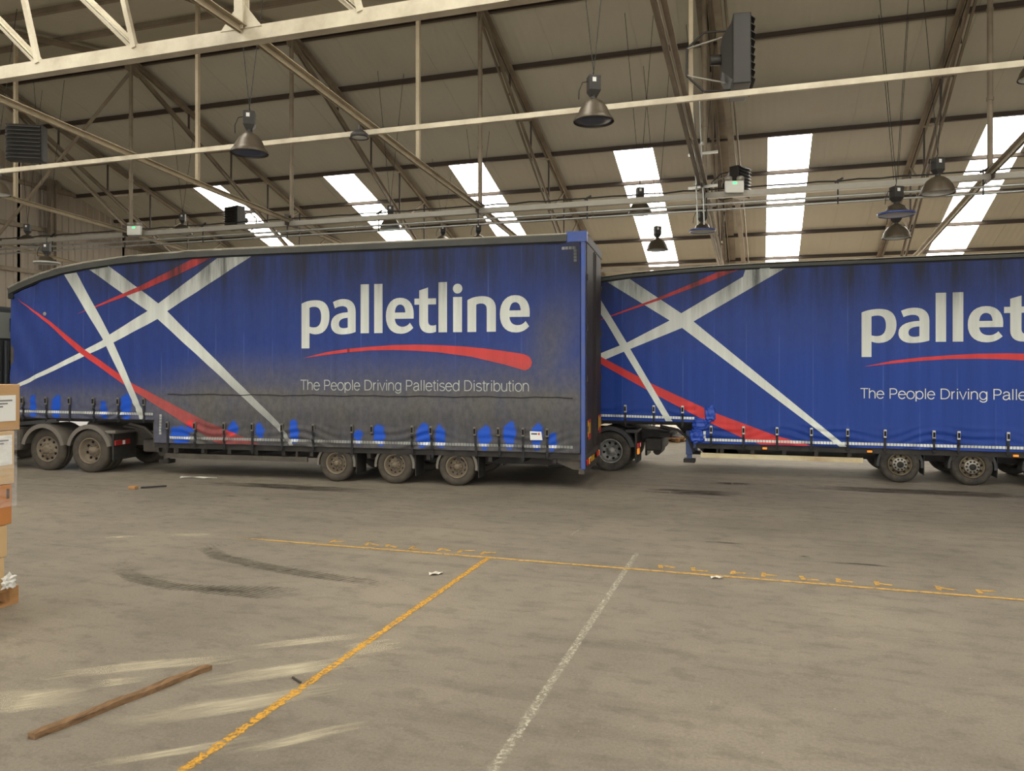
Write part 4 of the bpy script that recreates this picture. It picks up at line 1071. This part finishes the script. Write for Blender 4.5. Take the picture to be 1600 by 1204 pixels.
        y0 = a + .12 if k == 0 else b - .47
        mk = MB().box(13.72, 13.732, y0, y0 + .35, hemL + .3, hemL + .62).build('marker_board', 'amber_board', d)
        MB().box(13.731, 13.735, y0, y0 + .35, hemL + .24, hemL + .36).build('red_band', 'red_board', mk)
        MB().box(13.731, 13.735, y0, y0 + .35, hemL + .58, hemL + .64).build('red_band', 'red_board', mk)
    MB().bbox(13.4, 13.70, .05, Wd - .05, hemL - .16, hemL - .02, .02).build('rear_sill', 'underbody_dusty', root)
    MB().add([(12.9, .1, hemL - .12), (13.6, .1, hemL - .12), (13.6, .1, .40), (13.45, .1, .40), (12.9, .16, hemL - .12), (13.6, .16, hemL - .12), (13.6, .16, .40), (13.45, .16, .40)],
             [(0, 1, 2, 3), (7, 6, 5, 4), (0, 4, 5, 1), (1, 5, 6, 2), (2, 6, 7, 3), (3, 7, 4, 0)]).build('rear_bracket', 'underbody_dusty', root)
    ub = MB().bbox(13.56, 13.68, .0, Wd, .32, .44, .015).build('underrun_bar', 'underbody_dusty', root)
    for y in (.3, 1.95):
        MB().bbox(13.68, 13.71, y, y + .2, .46, .58, .01).build('tail_lamp', 'red_lens', ub)
        MB().bbox(13.68, 13.71, y + .2, y + .34, .46, .58, .01).build('amber_lamp', 'amber_lens', ub)
    MB().box(13.68, 13.69, 1.0, 1.52, .46, .57).build('number_plate', 'amber_board', ub)
    for u in cfg['markers']:
        MB().bbox(u - .05, u + .05, .005, .05, hemL - .1, hemL - .055, .01).build('side_marker', 'amber_lens', root)
    return root, cur, cf

ROOF1 = [(0, 4.31), (.32, 4.43), (.9, 4.62), (1.54, 4.762), (2.17, 4.848), (2.95, 4.922), (3.7, 4.965), (4.8, 5.005), (6.3, 5.03), (13.6, 5.045)]
CTOP1 = [(0, 4.11), (.32, 4.22), (.9, 4.435), (1.54, 4.592), (2.17, 4.705), (2.95, 4.79), (3.7, 4.832), (4.8, 4.862), (6.3, 4.875), (13.6, 4.892)]
BLOBS = [(.68, 1.50, .10, .30), (1.33, 1.50, .13, .32), (2.62, 1.45, .11, .22), (3.22, 1.50, .16, .34), (.2, 1.42, .12, .2), (4.62, .92, .28, .20), (4.9, 1.12, .12, .14),
         (5.95, 1.08, .13, .17), (6.6, 1.05, .12, .17), (7.42, 1.05, .12, .28), (8.92, .98, .10, .17), (9.38, 1.02, .15, .24), (10.36, 1.03, .16, .26), (10.72, 1.0, .13, .26), (11.66, 1.02, .14, .26), (12.18, 1.06, .13, .30), (12.74, 1.06, .12, .28), (13.05, .95, .1, .2)]
def film_tone1(u, z):
    fr = sstep(3.2, 6.0, u)                                   # the film is thinner over the nose
    g = .16 + (.30 + .26 * fr) * sstep(3.0 - .5 * (1 - fr), 2.1 - .45 * (1 - fr), z) + (.28 + .10 * fr) * sstep(2.2, 1.7, z)
    if u > 11.6: g = max(g, .70 * sstep(1.0, .0, abs((u - 12.95) - (z - 2.6) * .22)) * sstep(4.6, 3.0, z))
    cl = 0
    for c, d, a, b in BLOBS:
        q = ((u - c) / a) ** 2 + ((z - d) / b) ** 2 + .18 * math.sin(u * 23 + z * 9) + .12 * math.sin(z * 31 - u * 8)
        k = sstep(.7, 1.2, q); g *= k; cl = max(cl, 1 - k)
    dk = (.62 * sstep(3.6, 4.7, z) + .34 * sstep(2.3, 4.0, z) * sstep(1.0, 4.0, u)) * (.78 + .22 * math.sin(u * 3.1) ** 2)  # darker tone, growing towards the top of the curtain
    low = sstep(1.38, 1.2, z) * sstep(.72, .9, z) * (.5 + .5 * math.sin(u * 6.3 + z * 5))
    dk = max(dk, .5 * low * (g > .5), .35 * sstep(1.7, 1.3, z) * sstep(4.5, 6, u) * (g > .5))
    return max(0, min(1, g)), max(0, min(1, dk)) * (1 - cl), cl
def film_tone2(u, z):
    dk = .8 * sstep(3.3, 4.5, z) * (.6 + .4 * math.sin(u * 4.7) ** 2) + .14 * sstep(2.4, 3.4, z)  # curtain colour darkens with height, varying along its length
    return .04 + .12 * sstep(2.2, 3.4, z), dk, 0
W_, R_ = 'print_white', 'print_red'
CFG1 = dict(step=3.96, hem=(1.25, .74), ctop=CTOP1, roof=ROOF1, seed=.4, film=film_tone1, mat='curtain_dirty', clabel='blue side curtain grey with road film', rail_h=.145, frame='underbody_dusty', under='underbody_dusty', leg='underbody_dusty',
    stripes=[('white_stripe', [(5.56, 4.83), (4.067, 3.862), (3.744, 3.681), (2.784, 3.177), (2.561, 3.037), (1.942, 2.755), (.04, 1.96), (.04, 1.875), (2.867, 2.987), (4.04, 3.513), (4.308, 3.695), (6.407, 4.85)], W_, .005),
             ('white_stripe', [(2.196, 4.70), (3.771, 3.704), (4.067, 3.499), (7.131, 1.01), (7.33, .755), (7.42, .755), (7.131, 1.166), (4.281, 3.695), (4.067, 3.862), (2.739, 4.76)], W_, .0065),
             ('red_stripe', [(1.885, 3.656), (3.499, 4.234), (4.414, 4.606), (4.93, 4.83), (5.42, 4.84), (4.574, 4.49), (3.662, 4.174)], R_, .008),
             ('red_stripe', [(.2, 4.08), (1.139, 3.508), (2.055, 2.874), (3.39, 2.066), (4.574, 1.539), (5.308, 1.227), (6.002, .988), (6.6, .76), (5.60, .75), (4.89, 1.105), (4.254, 1.443), (3.116, 2.065), (1.913, 2.803), (1.139, 3.412)], R_, .008),
             ('white_stripe', [(1.554, 4.58), (2.589, 3.084), (2.701, 2.893), (3.499, 1.48), (3.60, 1.26), (3.70, 1.26), (3.673, 1.436), (2.895, 2.986), (2.784, 3.177), (1.885, 4.62)], W_, .0095)],
    text=lambda u, z: (u, z),
    tape=[((.06, 1.40), (3.95, 1.378)), ((4.13, 1.38), (4.13, .92)), ((4.36, .862), (13.46, .855)), ((13.23, 4.765), (13.52, 4.765)), ((13.505, 4.74), (13.505, 4.49))],
    straps=[(u, 1.65, 1.21) for u in (.425, 1.081, 1.725, 2.382, 3.044, 3.711)] + [(u, 1.13, .66 if k % 3 else .58, .03 if k in (9, 10, 11) else 0, k == 7) for k, u in enumerate((4.318, 5.026, 5.746, 6.443, 7.15, 7.886, 8.776, 9.23, 10.116, 10.529, 11.463, 11.952, 12.458, 12.951))],
    crease=(4.3, 13.5, 1.825), pole_folds=(), rail0=.24, rail1=7.7, railz=.45, railmat='underbody_dusty', buckle='buckle_dusty', leg_u=3.96, axles=(8.367, 9.69, 11.046), tyre='tyre_dusty', rim='rim_dusty', hub='rim_dusty', wstyle='dish', guard='guard_grey', markers=())
ROOF2 = [(0, 4.0), (.32, 4.12), (.9, 4.31), (1.54, 4.45), (2.17, 4.535), (2.95, 4.605), (3.7, 4.65), (4.8, 4.695), (6.3, 4.725), (13.6, 4.73)]
CTOP2 = [(0, 3.86), (.32, 3.97), (.9, 4.17), (1.54, 4.32), (2.17, 4.42), (2.95, 4.49), (3.7, 4.54), (4.8, 4.60), (6.3, 4.632), (13.6, 4.635)]
CFG2 = dict(step=4.45, hem=(1.19, .72), ctop=CTOP2, roof=ROOF2, seed=2.1, film=film_tone2, mat='curtain_clean', clabel='fairly clean blue side curtain', rail_h=.09, frame='leg_blue', under='underbody', leg='leg_blue',
    stripes=[('white_stripe', [(5.50, 4.60), (5.45, 4.44), (4.104, 3.657), (3.86, 3.507), (2.865, 3.002), (2.354, 2.804), (.04, 1.82), (.04, 1.70), (2.354, 2.613), (2.928, 2.85), (4.104, 3.317), (4.376, 3.466), (6.38, 4.62)], W_, .005),
             ('white_stripe', [(2.40, 4.43), (3.83, 3.508), (4.134, 3.316), (7.407, .746), (7.43, .73), (7.57, .73), (7.552, .75), (4.376, 3.466), (4.104, 3.657), (2.93, 4.48)], W_, .0065),
             ('red_stripe', [(2.1, 3.50), (2.367, 3.6), (3.553, 4.013), (4.466, 4.374), (4.93, 4.575), (5.36, 4.60), (4.704, 4.347), (3.553, 3.95), (2.367, 3.575)], R_, .008),
             ('red_stripe', [(.25, 3.83), (1.3, 3.25), (2.354, 2.625), (3.522, 2.014), (4.645, 1.501), (4.911, 1.383), (6.151, .928), (6.87, .73), (5.82, .73), (5.408, .878), (4.645, 1.225), (3.367, 1.888), (2.354, 2.453), (1.3, 3.14)], R_, .008),
             ('white_stripe', [(1.84, 4.30), (2.367, 3.505), (2.706, 2.928), (2.814, 2.769), (3.738, 1.238), (3.76, 1.2), (3.91, 1.2), (2.959, 2.831), (2.865, 3.002), (2.367, 3.823), (2.06, 4.34)], W_, .0095)],
    text=lambda u, z: (7.86 + (u - 7.60) * 1.03, 2.649 + .987 * (z - 2.834)),
    tape=[((.06, 1.335), (4.40, 1.278)), ((4.62, 1.0), (4.62, .82)), ((4.62, .803), (13.5, .806))],
    straps=[(u, 1.47, 1.10) for u in (.8, 1.5, 2.17, 2.833, 3.491, 4.134)] + [(u, 1.03, .67) for u in (4.764, 5.46, 6.162, 6.864, 7.585, 8.308, 9.228, 9.677, 10.561, 11.2, 11.9, 12.7)],
    crease=None, pole_folds=(), rail0=.08, rail1=7.9, railz=.445, railmat='rail_cream', buckle='buckle_metal', leg_u=4.2, axles=(8.607, 9.945, 11.28), tyre='tyre', rim='rim_steel', hub='hub_silver', wstyle='hub', guard='guard_black', markers=(5.908, 8.02, 10.712))

RZ1 = math.radians(4.5)
LOC1 = (-16.885, 13.683, 0); LOC2 = (-5.774, 17.802, 0)
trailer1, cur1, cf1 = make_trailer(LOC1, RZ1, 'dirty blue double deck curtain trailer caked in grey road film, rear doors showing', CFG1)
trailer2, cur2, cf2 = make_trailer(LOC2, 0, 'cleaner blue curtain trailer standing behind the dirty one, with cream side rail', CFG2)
# papers stuck to the dirty curtain
y = cf1(12.72, 1.07) - .03
st = MB().add([(12.60, y, 1.155), (12.83, y, 1.15), (12.855, y - .004, .985), (12.61, y - .004, .98), (12.60, y + .012, 1.155), (12.83, y + .012, 1.15), (12.855, y + .01, .985), (12.61, y + .01, .98)], [(0, 1, 2, 3), (7, 6, 5, 4), (0, 4, 5, 1), (1, 5, 6, 2), (2, 6, 7, 3), (3, 7, 4, 0)]).build('notice', 'label_white', cur1)
st['label'] = 'white printed notice'
MB().box(12.63, 12.75, y - .004, y - .001, 1.09, 1.12).build('notice_print', 'letter_navy', st); MB().lathe([(.001, 0), (.022, .0)], (12.785, y - .003, 1.105), 'y', 14).build('notice_print', 'red_board', st)
MB().lathe([(.001, -.012), (.04, -.01), (.045, 0)], (1.0, cf1(1.0, 3.68) - .004, 3.68), 'y', 16).build('eyelet_patch', 'board_grey', cur1)
# gathered curtain at the step of the cleaner trailer
def bundle(u0, u1, z0, z1, dep, seed):
    rnd = random.Random(seed); bm = bmesh.new(); bmesh.ops.create_icosphere(bm, subdivisions=4, radius=1)
    for v in bm.verts:
        c = v.co.copy()
        q = Vector((math.copysign(abs(c.x) ** .6, c.x), c.y, math.copysign(abs(c.z) ** .6, c.z)))
        wv = 1 + .10 * math.sin(9 * c.x + 5 * c.z + seed) + .07 * math.sin(15 * c.z - 8 * c.x + seed * 2)
        v.co = Vector(((u0 + u1) / 2 + q.x * (u1 - u0) / 2 * wv, q.y * dep * wv * (1 + .2 * math.sin(13 * c.z + seed)), (z0 + z1) / 2 + q.z * (z1 - z0) / 2 * wv))
    me = bpy.data.meshes.new('curtain_bundle'); bm.to_mesh(me); bm.free()
    for p in me.polygons: p.use_smooth = True
    me.materials.append(MATS['blue_bundle']); o = bpy.data.objects.new('curtain_bundle', me); COL.objects.link(o); o.parent = trailer2; return o
mat('blue_bundle', lin(44, 78, 172), .35, 0, .2, 5, bump=.3, bscale=14)
bundle(4.62, 4.86, 1.20, 1.57, .07, 1); bundle(4.36, 4.68, 1.02, 1.28, .09, 4); bundle(4.28, 4.6, .72, 1.05, .12, 7)

# ------------------------------------------------------------------ tractor units
def tractor(loc, rz, label, R, axles, dirty, lamp_z):
    root = tag(empty('tractor_unit', loc, rz), label, 'lorry')
    g = 'guard_grey' if dirty else 'guard_black'; ub = 'underbody_dusty' if dirty else 'underbody'; ty = 'tyre_dusty' if dirty else 'tyre'; rim = 'rim_dusty' if dirty else 'rim_grey'
    for v in (.85, 1.62):
        MB().add([(-3.6, v, .58), (3.0, v, .58), (3.75, v, .80), (3.75, v, .93), (2.9, v, .95), (-3.6, v, .90), (-3.6, v + .08, .58), (3.0, v + .08, .58), (3.75, v + .08, .80), (3.75, v + .08, .93), (2.9, v + .08, .95), (-3.6, v + .08, .90)],
                 [(0, 1, 2, 3, 4, 5), (11, 10, 9, 8, 7, 6), (0, 6, 7, 1), (1, 7, 8, 2), (2, 8, 9, 3), (3, 9, 10, 4), (4, 10, 11, 5), (5, 11, 6, 0)]).build('chassis_rail', ub, root)
    MB().box(3.55, 3.8, .6, 1.95, .78, .88).build('rear_crossmember', ub, root)
    MB().bbox(3.2, 3.6, .55, 2.0, .45, .75, .05).cyl((3.45, .9, .42), (3.45, 1.7, .42), .1, 12).build('rear_suspension', ub, root)
    MB().add([(2.55, .72, 1.06), (3.82, .72, .86), (3.82, .72, .80), (2.55, .72, .95), (2.55, 1.85, 1.06), (3.82, 1.85, .86), (3.82, 1.85, .80), (2.55, 1.85, .95)], [(0, 1, 2, 3), (7, 6, 5, 4), (0, 4, 5, 1), (1, 5, 6, 2), (2, 6, 7, 3), (3, 7, 4, 0)]).build('coupling_ramp', ub, root)
    MB().lathe([(.001, 1.10), (.45, 1.09), (.47, 1.03), (.3, .98), (.001, .98)], (1.65, 1.27, 0), 'z', 28).build('fifth_wheel', ub, root)
    for k, u in enumerate(axles):
        st = 'deep' if k == len(axles) - 1 else 'hub'
        for v, s in ((.04, -1), (2.51, 1)):
            wheel(root, u, v + (.1 if s < 0 and k < len(axles) - 1 else 0) - (.1 if s > 0 and k < len(axles) - 1 else 0), R, .30 if k < len(axles) - 1 else .58, s, ty, rim, rim, st)
        MB().cyl((u, .4, R), (u, 2.1, R), .09, 12).build('axle', ub, root)
    for u in axles[1:]:
        for v0, v1 in ((.03, .74), (1.82, 2.53)):
            mudguard(root, u, v0, v1, R + .09, R, 12, 168, g, .075)
    ul = axles[-1] + R + .12
    for v0, v1 in ((.04, .78), (1.77, 2.51)):
        MB().bbox(ul - .02, ul + .03, v0, v1, .30 if dirty else .2, .92, .01).build('mudflap', 'flap_black', root)
        MB().bbox(ul - .25, ul + .05, v0 + .02, v1, .90, .98, .02).build('fender_top', g, root)
        lm = MB().bbox(ul + .03, ul + .07, v0 + .02, v0 + .50, lamp_z - .06, lamp_z + .06, .01).build('tail_lamp', 'red_dusty' if dirty else 'red_lens', root)
        MB().bbox(ul + .065, ul + .075, v0 + .24, v0 + .32, lamp_z - .045, lamp_z + .045, .004).build('reversing_lens', 'label_white', lm)
        if not dirty: MB().bbox(ul + .03, ul + .07, v0 + .02, v0 + .22, lamp_z - .2, lamp_z - .07, .01).build('indicator', 'amber_lens', lm)
    MB().bbox(-.9, .25, .05, .65, .45, .98, .08).build('fuel_tank', ub, root)
    # cab, rear wall towards the trailer
    prof = [(-3.35, .45), (-3.42, 1.25), (-3.32, 2.15), (-3.0, 3.0), (-2.6, 3.5), (-1.9, 3.85), (-1.05, 3.95), (-1.0, 3.9), (-1.0, .95), (-1.3, .9), (-1.5, .55)]
    n = len(prof); vs = [(u, .04, z) for u, z in prof] + [(u, 2.51, z) for u, z in prof]
    cab = MB().add(vs, [tuple(range(n)), tuple(range(n, 2 * n))[::-1]] + [(i, (i + 1) % n, n + (i + 1) % n, n + i) for i in range(n)]).build('cab', 'cab_dark', root)
    MB().bbox(-1.0, -.95, .10, 2.45, 3.15, 3.80, .01).build('rear_panel', 'cab_grey', cab)
    MB().box(-.95, -.94, .9, .97, 3.32, 3.66).box(-.95, -.94, .9, 1.1, 3.60, 3.66).box(-.95, -.94, .9, 1.1, 3.46, 3.52).box(-.95, -.94, 1.05, 1.12, 3.48, 3.64).build('panel_letter', 'letter_navy', cab)
    MB().box(-2.7, -1.9, .025, .045, 1.75, 2.5).box(-2.7, -1.9, 2.505, 2.525, 1.75, 2.5).build('side_window', 'glass_dark', cab)
    MB().add([(-3.335, .25, 2.2), (-3.335, 2.3, 2.2), (-3.03, 2.3, 2.98), (-3.03, .25, 2.98), (-3.31, .25, 2.2), (-3.31, 2.3, 2.2), (-3.0, 2.3, 2.98), (-3.0, .25, 2.98)], [(0, 1, 2, 3), (7, 6, 5, 4), (0, 4, 5, 1), (1, 5, 6, 2), (2, 6, 7, 3), (3, 7, 4, 0)]).build('windscreen', 'glass_dark', cab)
    MB().bbox(-3.6, -3.3, .03, 2.52, .35, 1.0, .08).build('bumper', 'cab_grey', cab)
    for v in (.9, 1.1, 1.3):
        MB().tube([(-.93, v, 2.6), (-.75, v, 2.1), (-.55, v, 1.75), (-.35, v + .05, 1.8), (-.02, v + .1, 2.1)], .022, 8).build('air_hose', 'cable_black', root)
    for v in (.55, .75): MB().cyl((-.9, v, 1.0), (-.9, v, 3.1), .06, 10).build('exhaust_stack', 'cab_dark', root)
    return root
tractor(LOC1, RZ1, 'dusty dark tractor unit coupled under the dirty trailer nose', .5, (-1.85, .93, 2.2), True, .695)
tractor(LOC2, 0, 'black tractor unit coupled under the cleaner trailer nose', .47, (-2.0, 1.15, 2.47), False, .61)

# ------------------------------------------------------------------ carton stack
def carton(x0, x1, y0, y1, z0, z1, m, label, lab=None, prints=()):
    t = tag(empty('cardboard_box', ((x0 + x1) / 2, (y0 + y1) / 2, z0)), label, 'box', 'cartons stacked on the pallet')
    o = Vector(t.location)
    def P(name, mb, mm, par=t):
        q = mb.build(name, mm, None, origin=o); q.parent = par; q.location = (0, 0, 0); return q
    b = P('carton', MB().bbox(x0, x1, y0, y1, z0, z1, .008), m)
    P('flap_seam', MB().box(x1 - .001, x1 + .002, (y0 + y1) / 2 - .03, (y0 + y1) / 2 + .03, z0 + .01, z1 - .01), 'cardboard_pale')
    if lab:
        a, c, d, e = lab
        q = P('paper_label', MB().box(x1, x1 + .004, a, c, d, e), 'label_white')
        for k in range(3): P('print_line', MB().box(x1 + .004, x1 + .006, a + .02, c - .04 - .05 * k, e - .06 - .03 * k, e - .045 - .03 * k), 'print_grey')
    for a, c, d, e in prints: P('print_mark', MB().box(x1 + .001, x1 + .004, a, c, d, e), 'print_dark')
    return t
tiers = [(1.765, 2.23, 5.95, 'cardboard', 'top brown carton of the stack, with a white address label', (5.62, 5.90, 1.86, 2.12), ()),
         (1.225, 1.76, 5.89, 'cardboard_pale', 'carton under clear wrap with a big white sheet, second in the stack', (5.55, 5.86, 1.42, 1.72), ()),
         (.82, 1.22, 5.86, 'cardboard_orange', 'orange brown carton with dark printed strokes in the stack', None, ((5.66, 5.675, 1.02, 1.14), (5.70, 5.715, 1.0, 1.14), (5.62, 5.635, 1.02, 1.14), (5.80, 5.83, 1.08, 1.18))),
         (.50, .815, 5.81, 'cardboard_pale', 'pale narrower carton under the orange carton', None, ()),
         (.18, .495, 5.78, 'cardboard_pale', 'lowest pale carton standing on the wooden pallet', None, ())]
for k, (z0, z1, yf, m, l, lab, pr) in enumerate(tiers):
    carton(-7.9, -7.2, 5.30, yf, z0, z1, m, l, lab, pr)
    carton(-7.9, -7.2, 4.70, 5.295, z0, z1, m, ['top', 'second', 'third', 'fourth', 'lowest'][k] + ' carton in the plain column of the pallet stack', None, ())
wr = MB().box(-7.915, -7.188, 4.69, 5.905, 1.0, 1.80)
tag(wr.build('stretch_wrap', 'clear_wrap', None, origin=(-7.5, 5.3, 1.0)), 'clear stretch film wound round the middle cartons', 'wrap')
def crumple(name, loc, size, m, seed, flat=.25):
    rnd = random.Random(seed); bm = bmesh.new(); bmesh.ops.create_icosphere(bm, subdivisions=3, radius=1)
    for v in bm.verts:
        c = v.co; k = 1 + .35 * math.sin(6 * c.x + seed) * math.sin(7 * c.y + 2 * seed) + .25 * math.sin(11 * c.z + 3 * seed) + rnd.uniform(-.12, .12)
        v.co = Vector((c.x * size[0] * k, c.y * size[1] * k, max(-size[2] * .98, c.z * size[2] * k)))
    me = bpy.data.meshes.new(name); bm.to_mesh(me); bm.free(); me.materials.append(MATS[m]); o = bpy.data.objects.new(name, me); COL.objects.link(o)
    o.location = loc; return o
mat('white_film', lin(214, 212, 204), .4, 0, .06)
tag(crumple('torn_film', (-7.17, 5.80, .25), (.035, .07, .07), 'white_film', 3), 'ragged tuft of white film hanging at the pallet edge', 'film')

def pallet(loc, rz, label, m='pallet_wood', group=None, L=1.2, W=1.0):
    t = tag(empty('wooden_pallet', loc, rz), label, 'pallet', group)
    for i in range(7):
        y = -W / 2 + (W - .1) * i / 6; MB().box(-L / 2, L / 2, y, y + .1, .122, .144).build('deck_board', m, t)
    for x in (-L / 2, -.05, L / 2 - .1):
        MB().box(x, x + .1, -W / 2, W / 2, .1, .122).build('stringer_board', m, t)
        for y in (-W / 2, -.07, W / 2 - .14): MB().box(x, x + .1, y, y + .14, .022, .1).build('block', m, t)
    for y in (-W / 2, -.05, W / 2 - .1): MB().box(-L / 2, L / 2, y, y + .1, 0, .022).build('bottom_board', m, t)
    return t
pl = pallet((-7.72, 5.33, 0), math.pi / 2, 'orange brown wooden pallet under the carton stack', L=1.2, W=1.05)
pl.scale = (1, 1, 1.25)

# ------------------------------------------------------------------ things beyond the trailers, seen under them
p0 = pallet((-1.55, 26.6, 0), .1, 'brown wooden pallet in the tall pile beyond the cleaner trailer', 'crate_brown', 'pile of brown pallets')
for k in range(1, 10):
    c = copy_tree(p0); c.location = (-1.55 + random.uniform(-.03, .03), 26.6 + random.uniform(-.03, .03), .144 * k); c.rotation_euler = (0, 0, .1 + random.uniform(-.04, .04))
pallet((-2.9, 26.0, 0), -.3, 'single pale pallet lying on the floor beside the brown pile', 'pallet_wood')
tag(crumple('wrapped_goods', (-2.9, 26.0, .30), (.5, .4, .16), 'white_film', 5), 'lump of white film on the single pale pallet', 'goods')

# ------------------------------------------------------------------ litter on the floor
def timber():
    path = [(-4.46, 3.765), (-4.39, 4.05), (-4.33, 4.35), (-4.27, 4.58), (-4.22, 4.85), (-4.155, 5.07)]
    rnd = random.Random(4); vs = []; fs = []; N = 40
    for i in range(N + 1):
        t = i / N; y = 3.765 + (5.07 - 3.765) * t; x = lerp_pts([(b, a) for a, b in path], y)
        w = .030 + .006 * math.sin(t * 7) ** 2 + .004 * rnd.random(); h = .036 + .003 * math.sin(t * 19) + .004 * rnd.random()
        for a, b in ((-w, 0), (w, 0), (w, h * .96), (w * .5, h), (-w * .5, h * 1.03), (-w, h * .97)): vs.append((x + a, y, b + .001))
    for i in range(N):
        for k in range(6): fs.append((i * 6 + k, i * 6 + (k + 1) % 6, (i + 1) * 6 + (k + 1) % 6, (i + 1) * 6 + k))
    fs += [tuple(range(6)), tuple(range(N * 6, N * 6 + 6))[::-1]]
    return MB().add(vs, fs).build('timber_batten', 'old_wood', None, origin=(-4.3, 4.4, 0))
tag(timber(), 'rough weathered timber batten lying beside the bold yellow line', 'timber')
def scrap(name, loc, l, w, rz, m, label, cat, lift=.02):
    vs = []; fs = []; n = 6
    for i in range(n + 1):
        for j in range(3):
            t = i / n; ww = w * (.5 + .5 * math.sin(math.pi * min(1, t + .2)))
            z = .006 + lift * abs(math.sin(t * 5 + j)); vs.append(((t - .5) * l, (j - 1) * ww / 2, z))
    N = len(vs); vs += [(x, y, z - .004) for x, y, z in vs]
    for i in range(n):
        for j in range(2):
            a = i * 3 + j; q = (a, a + 1, a + 4, a + 3); fs.append(q); fs.append(tuple(N + k for k in q[::-1]))
    o = MB().add(vs, fs).build(name, m); o.location = loc; o.rotation_euler = (0, 0, rz); return tag(o, label, cat)
scrap('paper_scrap', (-3.57, 8.23, 0), .16, .1, .5, 'paper_white', 'small white paper scrap near the yellow bay line', 'paper')
scrap('film_strip', (-11.66, 13.9, 0), .85, .1, .15, 'white_film', 'long white plastic strip on the floor by the dirty trailer', 'plastic', .03)
scrap('paper_scrap', (-.45, 9.05, 0), .14, .06, .2, 'paper_white', 'tiny white scrap lying on the thin yellow line', 'paper')
MBk = MB().bbox(-11.95, -11.78, 12.22, 12.32, 0, .06, .01)
tag(MBk.build('wood_block', 'pallet_wood', None, origin=(-11.86, 12.27, 0)), 'little pale wood block beside a black stick', 'wood')
tag(MB().beam((-11.75, 12.35, .02), (-11.35, 12.6, .035), .04, .03).build('black_stick', 'cable_black', None, origin=(-11.5, 12.45, .02)), 'short black stick beside the little wood block', 'stick')
tag(MB().beam((-3.42, 5.12, .01), (-3.30, 5.05, .01), .012, .012).build('wood_splinter', 'steel_dark', None, origin=(-3.36, 5.1, 0)), 'thin dark splinter near the bold yellow line', 'splinter')
